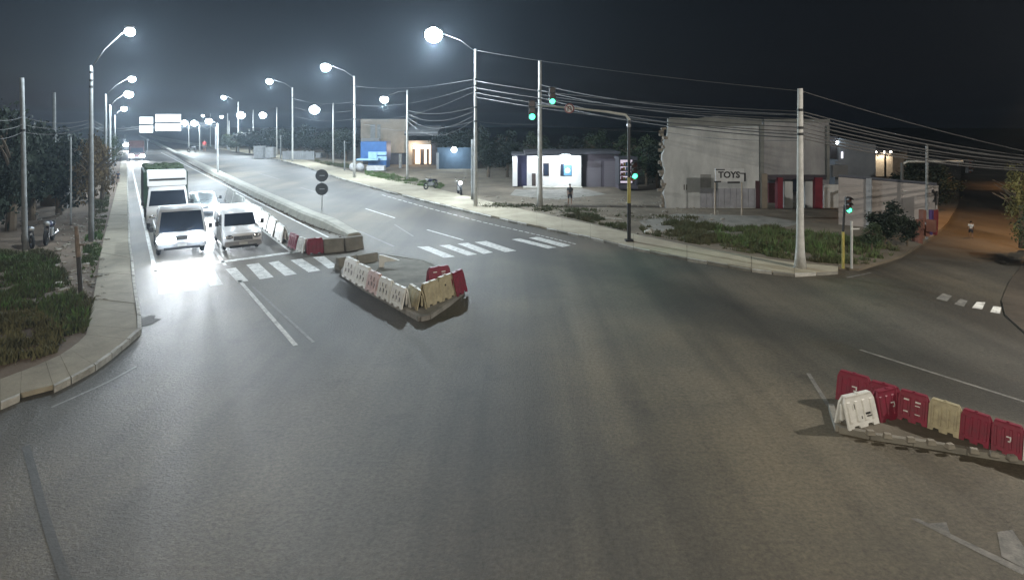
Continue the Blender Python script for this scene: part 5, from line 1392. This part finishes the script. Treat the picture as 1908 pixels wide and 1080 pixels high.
# far trees on the right side of the road
fr = [(440, 284, 246), (465, 286, 240), (505, 286, 236), (540, 290, 240), (580, 292, 232), (610, 296, 240), (645, 300, 236), (838, 309, 240), (872, 310, 236), (910, 330, 235), (945, 330, 242), (1000, 325, 244), (1060, 325, 248), (1110, 326, 240), (1165, 335, 246), (1205, 345, 250), (1225, 352, 262), (1700, 390, 290), (1745, 395, 300)]
names = ['by the far tall pole', 'behind the left gate pillar', 'behind the right gate pillar', 'behind the corrugated fence start', 'behind the corrugated fence end', 'beside the very bright short lamp', 'left of the grey house', 'behind the yard floodlight', 'behind the tallest lamp pole', 'left of the lit shop', 'at the pillar of the lit shop', 'over the lit shop roof', 'behind the canopy light', 'over the dark annexe', 'behind the snack booth', 'between booth and warehouse', 'against the broken warehouse end', 'behind the lit arcade wall', 'at the end of the perimeter wall']
for i, (x, y, ty) in enumerate(fr):
    B = G(x, y, LOT); tree(B, HZ(ty, B.y) - LOT, (62 if i < 7 else 68) * B.y / F, 'dark roadside tree ' + names[i], R.choice((0, 1, 2)), 'dark trees behind the right side', 0.12)
B = G(1905, 462, LOT); tree(B, HZ(300, B.y) - LOT, 70 * B.y / F, 'yellow lit tree at the right picture edge under the orange lamp', 4, 'trees at the side road', 0.1)
B = G(1935, 500, LOT); tree(B, HZ(380, B.y) - LOT, 80 * B.y / F, 'low bush at the right picture edge below the lit tree', 2, 'trees at the side road', 0.02)
for i, (x, y, ty, w_) in enumerate(((1650, 462, 372, 75), (1690, 458, 400, 50), (1625, 470, 412, 50))):
    B = G(x, y, LOT); tree(B, HZ(ty, B.y) - LOT, w_ * B.y / F, ['spreading bush before the pale perimeter wall', 'low bush right of the spreading one', 'low bush left of the spreading one'][i], [1, 0, 2][i], 'bushes on the right corner', 0.08)

def grass(name, poly_px, n, hmin, hmax, label, mat=GRASS, z=LOT, clump=0.5):
    poly = [G(x, y, z) for x, y in poly_px]
    x0, x1 = min(p.x for p in poly), max(p.x for p in poly); y0, y1 = min(p.y for p in poly), max(p.y for p in poly)
    m = MB(); cnt = 0; tries = 0
    while cnt < n and tries < n * 30:
        tries += 1
        x, y = R.uniform(x0, x1), R.uniform(y0, y1)
        if not inside((x, y), poly): continue
        nv = noise.noise(Vector((x * clump, y * clump, 3))) * 0.7 + noise.noise(Vector((x * clump * 4, y * clump * 4, 9))) * 0.55
        if nv < R.uniform(-0.15, 0.3): continue
        h = R.uniform(hmin, hmax) * (0.35 + 1.1 * max(0, nv + 0.2)); a = R.uniform(0, 6.28); w = R.uniform(0.012, 0.035) * (1 + h)
        dx, dy = math.cos(a), math.sin(a); lx, ly = R.uniform(-0.5, 0.5) * h, R.uniform(-0.5, 0.5) * h
        m.add([(x - dx * w, y - dy * w, z - 0.01), (x + dx * w, y + dy * w, z - 0.01), (x + lx * 0.5 + dx * w * 0.6, y + ly * 0.5 + dy * w * 0.6, z + h * 0.6), (x + lx, y + ly, z + h), (x + lx * 0.5 - dx * w * 0.6, y + ly * 0.5 - dy * w * 0.6, z + h * 0.6)], [(0, 1, 2, 3, 4)])
        cnt += 1
    m.build(name, mat, kind='stuff', label=label, category='grass')
LG = pmat('lush_grass', (0.08, 0.16, 0.04), 0.8, 0.5, 0.7, 0, second=(0.085, 0.095, 0.04))
DG = pmat('dry_grass', (0.12, 0.115, 0.055), 0.85, 0.4, 0.8, 0)
grass('grass', [(0, 470), (60, 470), (110, 480), (125, 520), (150, 555), (172, 565), (160, 618), (130, 640), (60, 610), (-60, 620), (-100, 520)], 26000, 0.08, 0.4, 'thick dark grass left of the pavement')
grass('lush_grass', [(-20, 480), (100, 485), (115, 530), (160, 570), (165, 610), (120, 630), (40, 590), (-40, 560)], 7000, 0.12, 0.5, 'lush green weeds at the pavement bend', LG)
grass('dry_grass', [(-40, 590), (70, 585), (130, 635), (110, 655), (60, 672), (-60, 690)], 7000, 0.12, 0.55, 'dry straw coloured grass near the left corner', DG)
grass('grass', [(160, 440), (192, 430), (185, 480), (170, 520), (150, 500)], 4000, 0.1, 0.35, 'short grass strip between lamp post and left pavement', LG)
grass('grass', [(175, 370), (205, 360), (200, 400), (188, 450), (165, 430)], 3000, 0.08, 0.25, 'sparse grass strip farther up the left pavement', GRASS)
grass('verge_grass', [(1190, 425), (1260, 415), (1350, 425), (1440, 425), (1560, 440), (1640, 450), (1680, 470), (1620, 492), (1565, 492), (1480, 485), (1400, 473), (1280, 452), (1200, 436)], 30000, 0.06, 0.42, 'thick weeds on the right corner behind the pavement')
grass('weeds', [(1330, 428), (1480, 430), (1640, 455), (1670, 475), (1570, 492), (1440, 476), (1340, 455)], 5000, 0.15, 0.6, 'taller weeds round the thick corner pole', LG)
grass('verge_grass', [(1000, 388), (1080, 395), (1170, 420), (1165, 430), (1080, 410), (1000, 392)], 3500, 0.08, 0.35, 'sparse weeds along the pavement below the plain pole')
grass('verge_grass', [(680, 318), (760, 332), (830, 345), (820, 352), (740, 340), (680, 326)], 5000, 0.12, 0.4, 'bright green verge before the kiosk and lit doorway', LG)
grass('verge_grass', [(580, 298), (650, 308), (660, 316), (600, 306)], 2500, 0.15, 0.5, 'weeds behind the far right pavement')
grass('verge_grass', [(890, 378), (1010, 382), (1200, 400), (1300, 405), (1300, 415), (1150, 405), (900, 386)], 2500, 0.05, 0.25, 'thin scattered grass on the dirt lot')
# stones and litter scattered over soil
m = MB(); ST = pmat('stone', (0.30, 0.28, 0.24), 0.9, 0.4, 3, 0.3)
for k in range(900):
    if k % 3 == 0: p = G(R.uniform(100, 200), R.uniform(400, 560), LOT)
    else: p = G(R.uniform(880, 1350), R.uniform(365, 440), LOT)
    if k % 3 and p.y < 26: continue
    if k % 3 and not inside(p, lot_poly): continue
    s = abs(R.gauss(0, 0.05)) + 0.02
    m.ball((p.x, p.y, LOT + s * 0.3), s, 5, 3, (1.3, 1, 0.6))
m.build('stones', ST, kind='stuff', label='scattered stones on the bare dirt', category='stones')
for i, (x, y, w_, lb) in enumerate(((1140, 409, 1.5, 'pale plank lying on the dirt lot left of the signal pole'), (1115, 408, 0.9, 'short pale board lying on the dirt lot'), (1207, 434, 0.5, 'pale litter heap beside the signal pole foot'), (1465, 466, 0.35, 'white plastic bag caught in the weeds by the thick pole'), (160, 496, 0.3, 'pale stone on the soil beside the left pavement'), (108, 532, 0.3, 'pale stone in the left grass'))):
    c = G(x, y, LOT); m = MB()
    m.box((0, 0, 0.05), (w_, 0.16 if w_ > 0.6 else w_ * 0.7, 0.07 if w_ > 0.6 else 0.16), R.uniform(-0.3, 0.3), 0.8)
    if w_ <= 0.6:
        m.ball((0.05, 0.02, 0.1), w_ * 0.4, 7, 5, (1, 0.8, 0.6))
    ob = m.build(['plank', 'board', 'litter', 'plastic_bag', 'stone', 'stone'][i], pmat('pale_litter', (0.5, 0.49, 0.45), 0.8, 0.3, 6, 0.3)); ob.location = c
    tag(ob, lb, ['plank', 'board', 'litter', 'bag', 'stone', 'stone'][i])

# ------------------------------------------------------------------ haze
m = MB(); m.box((0, 240, 8.0), (700, 560, 18.6))
hz = m.build('haze', bpy.data.materials.new('haze_air'), kind='stuff')
hm = hz.data.materials[0]; hm.use_nodes = True; t = hm.node_tree; t.nodes.clear()
out = t.nodes.new('ShaderNodeOutputMaterial'); pv = t.nodes.new('ShaderNodeVolumePrincipled')
pv.inputs['Color'].default_value = (0.68, 0.84, 1.0, 1); pv.inputs['Density'].default_value = HAZE; pv.inputs['Anisotropy'].default_value = 0.68
t.links.new(pv.outputs[0], out.inputs['Volume'])
try:
    hm.cycles.homogeneous_volume = True
except Exception:
    pass
